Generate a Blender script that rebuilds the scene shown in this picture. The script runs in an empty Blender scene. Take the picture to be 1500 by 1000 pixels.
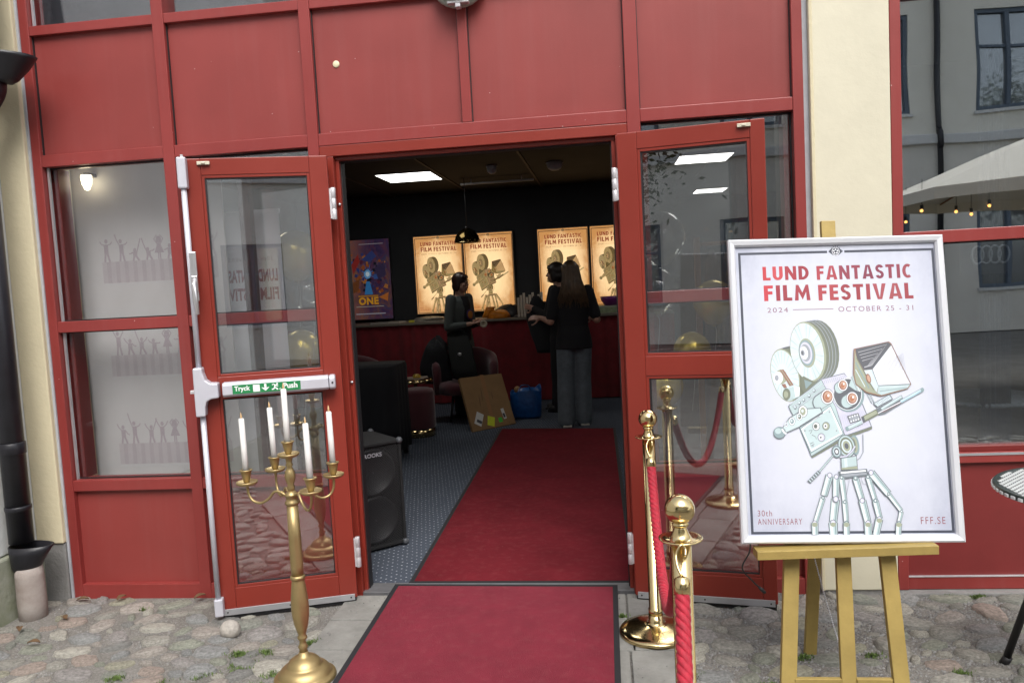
import bpy, bmesh, math, random
import numpy as np
from mathutils import Vector, Matrix, Euler, noise as mnoise
R_ = math.radians
sc = bpy.context.scene
col = sc.collection
rnd = random.Random(7)

# ---------------------------------------------------------------- camera
cd = bpy.data.cameras.new('camera'); cam = bpy.data.objects.new('camera', cd); col.objects.link(cam)
cd.sensor_fit = 'HORIZONTAL'; cd.sensor_width = 36.0; cd.lens = 1150 / 1500 * 36.0
cd.clip_start = 0.05; cd.clip_end = 400
cam.location = (0, -3.71, 1.5126)
cam.rotation_euler = (R_(85.641), R_(3.070), R_(6.567))
sc.camera = cam
# ---------------------------------------------------------------- sky, sun, exposure
w = bpy.data.worlds.new('World'); sc.world = w; w.use_nodes = True
nt = w.node_tree; nt.nodes.clear()
sky = nt.nodes.new('ShaderNodeTexSky'); sky.sky_type = 'NISHITA'; sky.sun_disc = False
sky.sun_elevation = R_(52); sky.sun_rotation = R_(160); sky.air_density = 1.0; sky.dust_density = 3.0; sky.ozone_density = 1.0
hs = nt.nodes.new('ShaderNodeHueSaturation'); hs.inputs['Saturation'].default_value = 0.35
bg = nt.nodes.new('ShaderNodeBackground'); bg.inputs['Strength'].default_value = 0.15
wo = nt.nodes.new('ShaderNodeOutputWorld')
nt.links.new(sky.outputs[0], hs.inputs['Color']); nt.links.new(hs.outputs[0], bg.inputs['Color']); nt.links.new(bg.outputs[0], wo.inputs[0])
sl = bpy.data.lights.new('sun', 'SUN'); sl.energy = 1.3; sl.angle = R_(40); sl.color = (1.0, 0.97, 0.93)
so = bpy.data.objects.new('sun', sl); col.objects.link(so)
_a, _e = R_(160), R_(52)      # azimuth measured like the sky's sun_rotation (0 = +Y, clockwise)
_sd = Vector((math.sin(_a) * math.cos(_e), math.cos(_a) * math.cos(_e), math.sin(_e)))
so.rotation_euler = (-_sd).to_track_quat('-Z', 'Y').to_euler(); so.location = _sd * 30
sc.view_settings.view_transform = 'Standard'; sc.view_settings.look = 'None'
sc.view_settings.gamma = 1.0; sc.view_settings.use_curve_mapping = False
sc.view_settings.exposure = 0.90
sc.render.engine = 'CYCLES'
cy = sc.cycles
cy.use_denoising = True; cy.max_bounces = 7; cy.diffuse_bounces = 3; cy.glossy_bounces = 5
cy.transparent_max_bounces = 24; cy.transmission_bounces = 4; cy.sample_clamp_indirect = 6.0
cy.caustics_reflective = False; cy.caustics_refractive = False

# ---------------------------------------------------------------- materials
def srgb(r, g=None, b=None):
    if g is None: r, g, b = r
    f = lambda c: (c / 255 / 12.92) if c / 255 <= 0.04045 else ((c / 255 + 0.055) / 1.055) ** 2.4
    return (f(r), f(g), f(b))
MATS = {}
def mat(name, c, rough=0.5, metal=0.0, var=0.0, vscale=4.0, bump=0.0, bscale=60.0, spec=0.5, c2=None, coat=0.0, rand=None, sheen=0.0, detail=6.0, trans=0.0):
    if name in MATS: return MATS[name]
    m = bpy.data.materials.new(name); m.use_nodes = True; MATS[name] = m
    t = m.node_tree; b = t.nodes['Principled BSDF']
    b.inputs['Roughness'].default_value = rough; b.inputs['Metallic'].default_value = metal
    b.inputs['Specular IOR Level'].default_value = spec
    b.inputs['Coat Weight'].default_value = coat; b.inputs['Sheen Weight'].default_value = sheen
    b.inputs['Base Color'].default_value = (*c, 1)
    if trans: b.inputs['Transmission Weight'].default_value = trans
    tc = t.nodes.new('ShaderNodeTexCoord')
    def noise(scale, det):
        n = t.nodes.new('ShaderNodeTexNoise'); n.inputs['Scale'].default_value = scale; n.inputs['Detail'].default_value = det
        n.inputs['Roughness'].default_value = 0.65
        t.links.new(tc.outputs['Object'], n.inputs['Vector']); return n
    src = None
    if rand:                                   # a random tone for every single object
        oi = t.nodes.new('ShaderNodeObjectInfo'); cr = t.nodes.new('ShaderNodeValToRGB')
        cr.color_ramp.interpolation = 'CONSTANT'
        for i, k in enumerate(rand):
            e = cr.color_ramp.elements[0] if i == 0 else cr.color_ramp.elements.new(i / len(rand))
            e.position = i / len(rand); e.color = (*k, 1)
        cr.color_ramp.elements.remove(cr.color_ramp.elements[-1]) if len(cr.color_ramp.elements) > len(rand) else None
        t.links.new(oi.outputs['Random'], cr.inputs[0]); src = cr.outputs[0]
    if var:
        n = noise(vscale, detail); mr = t.nodes.new('ShaderNodeMapRange')
        mr.inputs[1].default_value = 0.3; mr.inputs[2].default_value = 0.7
        t.links.new(n.outputs[0], mr.inputs[0])
        mx = t.nodes.new('ShaderNodeMix'); mx.data_type = 'RGBA'
        t.links.new(mr.outputs[0], mx.inputs[0])
        if src is not None:
            d1 = t.nodes.new('ShaderNodeMix'); d1.data_type = 'RGBA'; d1.blend_type = 'MULTIPLY'; d1.inputs[0].default_value = 1
            t.links.new(src, d1.inputs[6]); d1.inputs[7].default_value = (1 - var, 1 - var, 1 - var, 1)
            d2 = t.nodes.new('ShaderNodeMix'); d2.data_type = 'RGBA'; d2.blend_type = 'MULTIPLY'; d2.inputs[0].default_value = 1
            t.links.new(src, d2.inputs[6]); d2.inputs[7].default_value = (1 + var, 1 + var, 1 + var, 1)
            t.links.new(d1.outputs[2], mx.inputs[6]); t.links.new(d2.outputs[2], mx.inputs[7])
        else:
            k2 = c2 if c2 else tuple(min(1, x * (1 + var)) for x in c)
            k1 = c if c2 else tuple(x * (1 - var) for x in c)
            mx.inputs[6].default_value = (*k1, 1); mx.inputs[7].default_value = (*k2, 1)
        src = mx.outputs[2]
        rr = t.nodes.new('ShaderNodeMapRange'); rr.inputs[3].default_value = max(0.02, rough - 0.08); rr.inputs[4].default_value = min(1, rough + 0.08)
        t.links.new(n.outputs[0], rr.inputs[0]); t.links.new(rr.outputs[0], b.inputs['Roughness'])
    if src is not None: t.links.new(src, b.inputs['Base Color'])
    if bump:
        n = noise(bscale, 4); bp = t.nodes.new('ShaderNodeBump'); bp.inputs['Strength'].default_value = bump; bp.inputs['Distance'].default_value = 0.01
        t.links.new(n.outputs[0], bp.inputs['Height']); t.links.new(bp.outputs[0], b.inputs['Normal'])
    return m
def flecks(m, scale=9.0, size=.035, c=(0.55, 0.42, 0.40)):
    """tiny chips and specks with faint vertical dirt runs over a painted material"""
    t = m.node_tree; b = t.nodes['Principled BSDF']; src = b.inputs['Base Color'].links[0].from_socket
    tc = t.nodes.new('ShaderNodeTexCoord'); v = t.nodes.new('ShaderNodeTexVoronoi'); v.inputs['Scale'].default_value = scale
    t.links.new(tc.outputs['Object'], v.inputs[0])
    lt = t.nodes.new('ShaderNodeMath'); lt.operation = 'LESS_THAN'; lt.inputs[1].default_value = size; t.links.new(v.outputs['Distance'], lt.inputs[0])
    mp = t.nodes.new('ShaderNodeMapping'); mp.inputs['Scale'].default_value = (14, 14, .7); t.links.new(tc.outputs['Object'], mp.inputs[0])
    n = t.nodes.new('ShaderNodeTexNoise'); n.inputs['Scale'].default_value = 1.5; n.inputs['Detail'].default_value = 6; t.links.new(mp.outputs[0], n.inputs[0])
    mr = t.nodes.new('ShaderNodeMapRange'); mr.inputs[1].default_value = .5; mr.inputs[2].default_value = .8; mr.inputs[4].default_value = .12; t.links.new(n.outputs[0], mr.inputs[0])
    a = t.nodes.new('ShaderNodeMix'); a.data_type = 'RGBA'; t.links.new(mr.outputs[0], a.inputs[0]); t.links.new(src, a.inputs[6]); a.inputs[7].default_value = (.33, .13, .12, 1)
    x = t.nodes.new('ShaderNodeMix'); x.data_type = 'RGBA'; t.links.new(lt.outputs[0], x.inputs[0]); t.links.new(a.outputs[2], x.inputs[6]); x.inputs[7].default_value = (*c, 1)
    t.links.new(x.outputs[2], b.inputs['Base Color']); return m
def emat(name, c, s):
    if name in MATS: return MATS[name]
    m = bpy.data.materials.new(name); m.use_nodes = True; MATS[name] = m
    t = m.node_tree; b = t.nodes['Principled BSDF']
    b.inputs['Base Color'].default_value = (*[x * 0.5 for x in c], 1); b.inputs['Emission Color'].default_value = (*c, 1); b.inputs['Emission Strength'].default_value = s
    b.inputs['Roughness'].default_value = 0.3
    return m
def glassmat(name, base=0.1, tint=(1, 1, 1), wav=0.0):
    m = bpy.data.materials.new(name); m.use_nodes = True; MATS[name] = m
    t = m.node_tree; t.nodes.clear(); o = t.nodes.new('ShaderNodeOutputMaterial')
    tr = t.nodes.new('ShaderNodeBsdfTransparent'); tr.inputs[0].default_value = (*tint, 1)
    gl = t.nodes.new('ShaderNodeBsdfGlossy'); gl.inputs['Roughness'].default_value = 0.0; gl.inputs[0].default_value = (0.95, 0.98, 1, 1)
    lw = t.nodes.new('ShaderNodeLayerWeight'); lw.inputs[0].default_value = 0.5
    pw = t.nodes.new('ShaderNodeMath'); pw.operation = 'POWER'; pw.inputs[1].default_value = 4.0
    mr = t.nodes.new('ShaderNodeMapRange'); mr.inputs[3].default_value = base; mr.inputs[4].default_value = 0.95
    mx = t.nodes.new('ShaderNodeMixShader')
    t.links.new(lw.outputs['Facing'], pw.inputs[0]); t.links.new(pw.outputs[0], mr.inputs[0]); t.links.new(mr.outputs[0], mx.inputs[0])
    t.links.new(tr.outputs[0], mx.inputs[1]); t.links.new(gl.outputs[0], mx.inputs[2]); t.links.new(mx.outputs[0], o.inputs[0])
    if wav:
        tc = t.nodes.new('ShaderNodeTexCoord'); n = t.nodes.new('ShaderNodeTexNoise'); n.inputs['Scale'].default_value = 1.6; n.inputs['Detail'].default_value = 1
        bp = t.nodes.new('ShaderNodeBump'); bp.inputs['Strength'].default_value = wav; bp.inputs['Distance'].default_value = 0.02
        t.links.new(tc.outputs['Object'], n.inputs[0]); t.links.new(n.outputs[0], bp.inputs['Height']); t.links.new(bp.outputs[0], gl.inputs['Normal'])
    return m
RED = mat('red_paint', (0.26, 0.039, 0.035), 0.38, var=0.10, vscale=2.2, bump=0.05, bscale=140)
REDP = mat('red_panel', (0.255, 0.042, 0.037), 0.45, var=0.12, vscale=1.3, bump=0.06, bscale=220)
REDD = mat('red_door', (0.235, 0.031, 0.020), 0.33, var=0.07, vscale=2.5, bump=0.03, bscale=160)
flecks(RED, 13, .03); flecks(REDP, 11, .022)
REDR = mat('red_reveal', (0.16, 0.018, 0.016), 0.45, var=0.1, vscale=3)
YEL = mat('yellow_render', (0.64, 0.57, 0.39), 0.85, var=0.05, vscale=5, bump=0.25, bscale=45)
CAULK = mat('grey_caulk', (0.42, 0.43, 0.46), 0.7, var=0.1, vscale=20)
GASKET = mat('black_gasket', (0.012, 0.012, 0.014), 0.6)
ALU = mat('aluminium', (0.62, 0.63, 0.66), 0.38, 0.75, var=0.06, vscale=8)
SILVER = mat('silver_paint', (0.60, 0.60, 0.66), 0.42, 0.25, var=0.04, vscale=10)
STEEL = mat('hinge_steel', (0.66, 0.64, 0.66), 0.45, 0.5, var=0.1, vscale=30)
BRASS = mat('polished_brass', (0.70, 0.545, 0.28), 0.15, 1.0, var=0.06, vscale=24)
GOLD = mat('satin_gold', (0.44, 0.33, 0.155), 0.42, 0.8, var=0.10, vscale=9, bump=0.03, bscale=120)
GOLDWOOD = mat('gold_painted_wood', (0.38, 0.275, 0.085), 0.50, 0.15, var=0.16, vscale=7, bump=0.12, bscale=50)
BLACK = mat('black_metal', (0.018, 0.018, 0.02), 0.45, var=0.2, vscale=6)
WHITEP = mat('white_plaster', (0.66, 0.67, 0.66), 0.9, var=0.08, vscale=4, bump=0.4, bscale=30)
CONC = mat('concrete', (0.24, 0.235, 0.225), 0.92, var=0.22, vscale=7, bump=0.5, bscale=70)
GLASS = glassmat('window_glass', 0.14)
GLASSR = glassmat('cafe_glass', 0.36, (0.85, 0.88, 0.9), 0.05)
GLASSD = glassmat('door_glass', 0.19)

# ---------------------------------------------------------------- mesh builder
class MB:
    def __init__(s): s.v = []; s.f = []; s.mi = []; s.sm = []; s.cur = 0; s.smooth = False
    def add(s, vs, fs, M=None):
        o = len(s.v)
        s.v += [tuple(M @ Vector(p)) if M else tuple(p) for p in vs]
        fl = M is not None and M.determinant() < 0
        for f in fs:
            q = [i + o for i in f]; s.f.append(q[::-1] if fl else q); s.mi.append(s.cur); s.sm.append(s.smooth)
        return s
    def box(s, x0, x1, y0, y1, z0, z1, M=None):
        return s.add([(x0,y0,z0),(x1,y0,z0),(x1,y1,z0),(x0,y1,z0),(x0,y0,z1),(x1,y0,z1),(x1,y1,z1),(x0,y1,z1)],
                     [(0,3,2,1),(4,5,6,7),(0,1,5,4),(1,2,6,5),(2,3,7,6),(3,0,4,7)], M)
    def prism(s, poly, d, M=None):                 # poly in XY, extruded from z=0 to z=d
        n = len(poly); vs = [(x, y, 0) for x, y in poly] + [(x, y, d) for x, y in poly]
        fs = [list(range(n))[::-1], list(range(n, 2*n))] + [(i, (i+1) % n, n+(i+1) % n, n+i) for i in range(n)]
        return s.add(vs, fs, M)
    def lathe(s, prof, n=32, M=None):
        s.smooth = True; vs = []; fs = []; k = len(prof)
        for r, z in prof:
            for i in range(n):
                a = 2*math.pi*i/n; vs.append((r*math.cos(a), r*math.sin(a), z))
        for j in range(k-1):
            for i in range(n):
                a, b = j*n+i, j*n+(i+1) % n; fs.append((a, b, b+n, a+n))
        if prof[0][0] > 1e-6: fs.append(list(range(n))[::-1])
        if prof[-1][0] > 1e-6: fs.append(list(range((k-1)*n, k*n)))
        s.add(vs, fs, M); s.smooth = False; return s
    def tube(s, pts, r, n=10, closed=False, caps=True, M=None, flat=1.0):
        s.smooth = True
        P = [Vector(p) for p in pts]; m = len(P); rs = r if hasattr(r, '__len__') else [r]*m
        vs = []; fs = []; up = None
        for i, p in enumerate(P):
            if closed: d = P[(i+1) % m] - P[i-1]
            else: d = P[min(i+1, m-1)] - P[max(i-1, 0)]
            d.normalize()
            if up is None:
                up = Vector((0,0,1)) if abs(d.z) < 0.9 else Vector((1,0,0))
            a = d.cross(up)
            if a.length < 1e-6: a = d.orthogonal()
            a.normalize(); b = a.cross(d).normalized(); up = b
            for k in range(n):
                t = 2*math.pi*k/n; vs.append(p + (a*math.cos(t) + b*math.sin(t)*flat)*rs[i])
        for i in range(m if closed else m-1):
            for k in range(n):
                q = (i+1) % m
                fs.append((i*n+k, i*n+(k+1) % n, q*n+(k+1) % n, q*n+k))
        if caps and not closed: fs.append(list(range(n))[::-1]); fs.append(list(range((m-1)*n, m*n)))
        s.add(vs, fs, M); s.smooth = False; return s
    def ball(s, c, r, n=16, m=10, M=None):
        rx, ry, rz = r if hasattr(r, '__len__') else (r, r, r)
        s.smooth = True; vs = [(c[0], c[1], c[2]-rz)]; fs = []
        for j in range(1, m):
            t = -math.pi/2 + math.pi*j/m
            for i in range(n):
                a = 2*math.pi*i/n; vs.append((c[0]+rx*math.cos(t)*math.cos(a), c[1]+ry*math.cos(t)*math.sin(a), c[2]+rz*math.sin(t)))
        vs.append((c[0], c[1], c[2]+rz)); L = len(vs)-1
        for i in range(n):
            fs.append((0, 1+(i+1) % n, 1+i)); fs.append((L, L-n+i, L-n+(i+1) % n))
            for j in range(m-2): fs.append((1+j*n+i, 1+j*n+(i+1) % n, 1+(j+1)*n+(i+1) % n, 1+(j+1)*n+i))
        s.add(vs, fs, M); s.smooth = False; return s
    def loft(s, rings, caps=True, closed=True, M=None):   # rings: lists of equal length point lists
        s.smooth = True; n = len(rings[0]); vs = [p for r in rings for p in r]; fs = []
        for j in range(len(rings)-1):
            for i in range(n if closed else n-1):
                fs.append((j*n+i, j*n+(i+1) % n, (j+1)*n+(i+1) % n, (j+1)*n+i))
        if caps and closed: fs.append(list(range(n))[::-1]); fs.append(list(range((len(rings)-1)*n, len(rings)*n)))
        s.add(vs, fs, M); s.smooth = False; return s
    def mesh(s, name, mats):
        me = bpy.data.meshes.new(name); me.from_pydata(s.v, [], s.f)
        for m in (mats if isinstance(mats, (list, tuple)) else [mats]): me.materials.append(m)
        me.polygons.foreach_set('material_index', s.mi); me.polygons.foreach_set('use_smooth', s.sm); me.update(); return me
LOC = {}
def link(o, parent=None):
    col.objects.link(o)
    if parent is not None: o.parent = parent
    return o
def tag(o, label=None, cat=None, group=None, kind=None):
    if label: o['label'] = label
    if cat: o['category'] = cat
    if group: o['group'] = group
    if kind: o['kind'] = kind
    return o
def thing(name, label, cat, loc=(0,0,0), rz=0.0, group=None):
    o = bpy.data.objects.new(name, None); col.objects.link(o); o.location = loc; o.rotation_euler = (0, 0, rz)
    o.empty_display_size = 0.1
    LOC[o.name] = (Matrix.Translation(Vector(loc)) @ Matrix.Rotation(rz, 4, 'Z')).inverted()
    return tag(o, label, cat, group)
def root(o):
    while o.parent is not None: o = o.parent
    return o
def part(name, mb, m, parent=None, bevel=0.0, world=True, seg=2, label=None):
    """one mesh object; world=True: its coordinates are world coordinates and are moved into the parent's frame"""
    me = mb.mesh(name, m)
    if parent is not None and world:
        me.transform(LOC.get(root(parent).name, Matrix.Identity(4)))
    o = bpy.data.objects.new(name, me); link(o, parent)
    if bevel:
        b = o.modifiers.new('bevel', 'BEVEL'); b.width = bevel; b.segments = seg; b.limit_method = 'ANGLE'; b.angle_limit = R_(35)
    if label: o['label'] = label
    return o
def solo(name, mb, m, label, cat, group=None, bevel=0.0, loc=None):
    """a thing that is one mesh; its origin is put at loc"""
    me = mb.mesh(name, m); o = bpy.data.objects.new(name, me)
    if loc is not None: me.transform(Matrix.Translation(-Vector(loc))); o.location = loc
    link(o)
    if bevel:
        b = o.modifiers.new('bevel', 'BEVEL'); b.width = bevel; b.segments = 2; b.limit_method = 'ANGLE'; b.angle_limit = R_(35)
    return tag(o, label, cat, group)
def struct(name, mb, m):
    o = part(name, mb, m); o['kind'] = 'structure'; return o
def copy_tree(o, parent=None):
    c = o.copy(); col.objects.link(c); c.parent = parent
    for ch in list(o.children): copy_tree(ch, c)
    return c
def smoothpath(pts, n=8):
    """Catmull-Rom through the points"""
    P = [Vector(p) for p in pts]; P = [P[0]*2-P[1]] + P + [P[-1]*2-P[-2]]; out = []
    for i in range(1, len(P)-2):
        for k in range(n):
            t = k/n; a, b, c, d = P[i-1:i+3]
            out.append(0.5*((2*b) + (c-a)*t + (2*a-5*b+4*c-d)*t*t + (3*b-a-3*c+d)*t**3))
    out.append(P[-2]); return out
# ---------------------------------------------------------------- lettering and flat print
_fontcache = {}
def text2d(s, bold=0.0, space=1.0):
    """outline of a word in the built-in font, scaled to a 1 x 1 box: (verts, faces, aspect)"""
    k = (s, bold, space)
    if k in _fontcache: return _fontcache[k]
    cu = bpy.data.curves.new('lettering', 'FONT'); cu.body = s; cu.offset = bold; cu.space_character = space; cu.resolution_u = 4
    ob = bpy.data.objects.new('lettering', cu); col.objects.link(ob)
    dg = bpy.context.evaluated_depsgraph_get(); me = bpy.data.meshes.new_from_object(ob.evaluated_get(dg))
    vs = [(v.co.x, v.co.y) for v in me.vertices]; fs = [list(p.vertices) for p in me.polygons]
    bpy.data.objects.remove(ob); bpy.data.curves.remove(cu); bpy.data.meshes.remove(me)
    x0 = min(v[0] for v in vs); x1 = max(v[0] for v in vs); y0 = min(v[1] for v in vs); y1 = max(v[1] for v in vs)
    r = ([((x-x0)/(x1-x0), (y-y0)/(y1-y0)) for x, y in vs], fs, (x1-x0)/(y1-y0)); _fontcache[k] = r; return r
class Art:
    """flat print: polygons stacked in hair-thin layers, painter's order, kept in the plane x right, y up"""
    def __init__(s): s.items = []
    def faces(s, vs, fs, c):
        xs = [v[0] for v in vs]; ys = [v[1] for v in vs]; bb = (min(xs), min(ys), max(xs), max(ys)); L = 0
        for (_, _, _, b, l) in s.items:
            if l >= L and not (b[2] < bb[0] or b[0] > bb[2] or b[3] < bb[1] or b[1] > bb[3]): L = l+1
        s.items.append((vs, fs, c, bb, L))
    def poly(s, pts, c): s.faces(list(pts), [list(range(len(pts)))], c)
    def ell(s, c, rx, ry, col_, rot=0.0, n=28, f=lambda p: p):
        ca, sa = math.cos(rot), math.sin(rot); pts = []
        for i in range(n):
            a = 2*math.pi*i/n; x, y = rx*math.cos(a), ry*math.sin(a); pts.append(f((c[0]+x*ca-y*sa, c[1]+x*sa+y*ca)))
        s.poly(pts, col_)
    def line(s, pts, wd, c):
        vs = []; n = len(pts); P = [Vector((p[0], p[1])) for p in pts]; ws = wd if hasattr(wd, '__len__') else [wd]*n
        for i in range(n):
            d = (P[min(i+1, n-1)] - P[max(i-1, 0)])
            if d.length < 1e-9: d = Vector((1, 0))
            d.normalize(); q = Vector((-d.y, d.x)) * ws[i]/2
            vs += [tuple(P[i]+q), tuple(P[i]-q)]
        s.faces(vs, [(2*i, 2*i+1, 2*i+3, 2*i+2) for i in range(n-1)], c)
    def text(s, t, x0, y0, x1, y1, c, bold=0.0, space=1.0, mirror=False, skew=0.0):
        vs, fs, _ = text2d(t, bold, space)
        if mirror: vs = [(1-x, y) for x, y in vs]
        s.faces([(x0+(x1-x0)*x, y0+(y1-y0)*y+skew*x) for x, y in vs], fs, c)
    def title(s, t, x0, y0, x1, y1, cols):
        """heavy geometric capitals, drawn letter by letter"""
        W_ = dict(L=.56, U=.74, N=.82, D=.74, F=.58, A=.88, T=.68, S=.64, I=.30, C=.74, M=.98, E=.58, V=.86); gap = .16; b = .26; h = .20
        tot = sum(W_[c] for c in t) + gap*(len(t)-1); k = (x1-x0)/tot; hh = y1-y0; x = x0
        def arc(cx, cy, ro, ri, ryo, ryi, a0, a1, n=14):
            o = [(cx+ro*math.cos(a0+(a1-a0)*i/n), cy+ryo*math.sin(a0+(a1-a0)*i/n)) for i in range(n+1)]
            q = [(cx+ri*math.cos(a0+(a1-a0)*i/n), cy+ryi*math.sin(a0+(a1-a0)*i/n)) for i in range(n+1)]
            return (o+q, [(i, i+1, n+2+i, n+1+i) for i in range(n)])
        R4 = lambda a, c, d, e: ([(a,c),(d,c),(d,e),(a,e)], [(0,1,2,3)])
        Q4 = lambda *p: (list(p), [(0,1,2,3)])
        pi = math.pi
        for i, c in enumerate(t):
            w = W_[c]
            G = {'L': lambda: [R4(0,0,b,1), R4(b,0,w,h)], 'F': lambda: [R4(0,0,b,1), R4(b,1-h,w,1), R4(b,.42,w*.93,.42+h)], 'E': lambda: [R4(0,0,b,1), R4(b,1-h,w,1), R4(b,.40,w*.95,.40+h), R4(b,0,w,h)],
                 'T': lambda: [R4(w/2-b/2,0,w/2+b/2,1-h), R4(0,1-h,w,1)], 'I': lambda: [R4(.02,0,.02+b,1)],
                 'N': lambda: [R4(0,0,b*.92,1), R4(w-b*.92,0,w,1), Q4((b*.92,1),(b*.92,.56),(w-b*.92,0),(w-b*.92,.44))],
                 'M': lambda: [Q4((.0,0),(b*.9,0),(b*1.05,1),(.10,1)), Q4((w-b*.9,0),(w,0),(w-.10,1),(w-b*1.05,1)), Q4((b*1.0,1),(b*.98,.55),(w/2,.05),(w/2,.5)), Q4((w-b*1.0,1),(w-b*.98,.55),(w/2,.05),(w/2,.5))],
                 'A': lambda: [Q4((0,0),(b*1.02,0),(w/2+.02,1),(w/2-b*.62,1)), Q4((w,0),(w-b*1.02,0),(w/2-.02,1),(w/2+b*.62,1)), R4(w*.28,.17,w*.72,.35)],
                 'V': lambda: [Q4((0,1),(b*1.02,1),(w/2+.02,0),(w/2-b*.58,0)), Q4((w,1),(w-b*1.02,1),(w/2-.02,0),(w/2+b*.58,0))],
                 'U': lambda: [R4(0,.36,b,1), R4(w-b,.36,w,1), arc(w/2,.36,w/2,w/2-b,.36,.36-h,pi,2*pi)],
                 'D': lambda: [R4(0,0,b,1), arc(b,.5,w-b,w-2*b+.02,.5,.5-h,-pi/2,pi/2)],
                 'C': lambda: [arc(w*.56,.5,w*.56,w*.56-b,.51,.51-h,pi*.30,pi*1.70,20)],
                 'S': lambda: [arc(w/2,.72,w/2,w/2-b*.86,.285,.285-h,pi*.10,pi*1.5), arc(w/2,.285,w/2,w/2-b*.86,.29,.29-h,-pi*.5,pi*.5), arc(w/2,.285,w/2,w/2-b*.86,.29,.29-h,pi*1.08,pi*1.5)]}[c]()
            for vs, fs in G: s.faces([(x+vx*k, y0+vy*hh) for vx, vy in vs], fs, cols[min(len(cols)-1, i*len(cols)//len(t))])
            x += (w+gap)*k
    def mesh(s, name, matf, step=0.00016, z0=0.0003):
        vs = []; fs = []; mi = []; names = []
        for v, f, c, b, L in s.items:
            o = len(vs); vs += [(x, y, z0+L*step) for x, y in v]
            if c not in names: names.append(c)
            for q in f: fs.append([i+o for i in q]); mi.append(names.index(c))
        me = bpy.data.meshes.new(name); me.from_pydata(vs, [], fs)
        for c in names: me.materials.append(matf(c))
        me.polygons.foreach_set('material_index', mi); me.update()
        bm = bmesh.new(); bm.from_mesh(me)
        for f in bm.faces:
            f.normal_update()
            if f.normal.z < 0: f.normal_flip()
        bm.to_mesh(me); bm.free(); return me
def inkmat(c): return mat('ink_%02x%02x%02x' % c, srgb(c), 0.55, var=0.05, vscale=25)
def place(me, name, parent, M):
    """put flat print (plane x,y, facing +z) into the world by M, child of parent"""
    L = LOC.get(root(parent).name, Matrix.Identity(4))
    me.transform(L @ M); o = bpy.data.objects.new(name, me); return link(o, parent)
FRONT = Matrix(((1,0,0,0),(0,0,-1,0),(0,1,0,0),(0,0,0,1)))      # print plane x,y -> world x,z facing -Y
# ================================================================= GROUND
def gravelmat(name, c1, c2, c3):
    m = bpy.data.materials.new(name); m.use_nodes = True; t = m.node_tree; b = t.nodes['Principled BSDF']; b.inputs['Roughness'].default_value = 0.95
    tc = t.nodes.new('ShaderNodeTexCoord')
    v = t.nodes.new('ShaderNodeTexVoronoi'); v.inputs['Scale'].default_value = 170
    n = t.nodes.new('ShaderNodeTexNoise'); n.inputs['Scale'].default_value = 3.0; n.inputs['Detail'].default_value = 8
    t.links.new(tc.outputs['Object'], v.inputs[0]); t.links.new(tc.outputs['Object'], n.inputs[0])
    r = t.nodes.new('ShaderNodeValToRGB'); r.color_ramp.elements[0].position = 0.3; r.color_ramp.elements[1].position = 0.72
    r.color_ramp.elements[0].color = (*c1, 1); r.color_ramp.elements[1].color = (*c2, 1)
    t.links.new(n.outputs[0], r.inputs[0])
    s2 = t.nodes.new('ShaderNodeSeparateColor'); t.links.new(v.outputs['Color'], s2.inputs[0])
    mx = t.nodes.new('ShaderNodeMix'); mx.data_type = 'RGBA'
    mr = t.nodes.new('ShaderNodeMapRange'); mr.inputs[1].default_value = 0.45; mr.inputs[2].default_value = 1.0; mr.inputs[4].default_value = 0.7
    t.links.new(s2.outputs[0], mr.inputs[0]); t.links.new(mr.outputs[0], mx.inputs[0]); t.links.new(r.outputs[0], mx.inputs[6]); mx.inputs[7].default_value = (*c3, 1)
    t.links.new(mx.outputs[2], b.inputs['Base Color'])
    bp = t.nodes.new('ShaderNodeBump'); bp.inputs['Strength'].default_value = 0.8; bp.inputs['Distance'].default_value = 0.006
    t.links.new(v.outputs['Distance'], bp.inputs['Height']); t.links.new(bp.outputs[0], b.inputs['Normal']); return m
DIRT = gravelmat('packed_dirt', (0.15, 0.14, 0.123), (0.235, 0.222, 0.20), (0.32, 0.305, 0.285))
GZ = -0.022
ground = struct('ground', MB().add([(-80,-90,GZ),(80,-90,GZ),(80,0.03,GZ),(-80,0.03,GZ)], [(0,1,2,3)]), DIRT)
stone_tones = [tuple(c*k for c, k in zip(q, (1.28,1.26,1.19))) for q in [(0.23,0.225,0.21),(0.20,0.205,0.21),(0.26,0.24,0.225),(0.24,0.235,0.19),(0.18,0.187,0.17),(0.30,0.29,0.265),(0.245,0.205,0.185),(0.22,0.21,0.21),(0.205,0.215,0.185),(0.32,0.31,0.28),(0.17,0.17,0.168),(0.25,0.243,0.225),(0.21,0.205,0.19)]]
STONE = mat('fieldstone', (0.3,0.3,0.3), 0.8, var=0.42, vscale=5, bump=0.9, bscale=9, rand=stone_tones, detail=8)
STONEJ = mat('fieldstone_far', (0.33,0.32,0.29), 0.82, var=0.3, vscale=9, bump=0.5, bscale=90)
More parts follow.
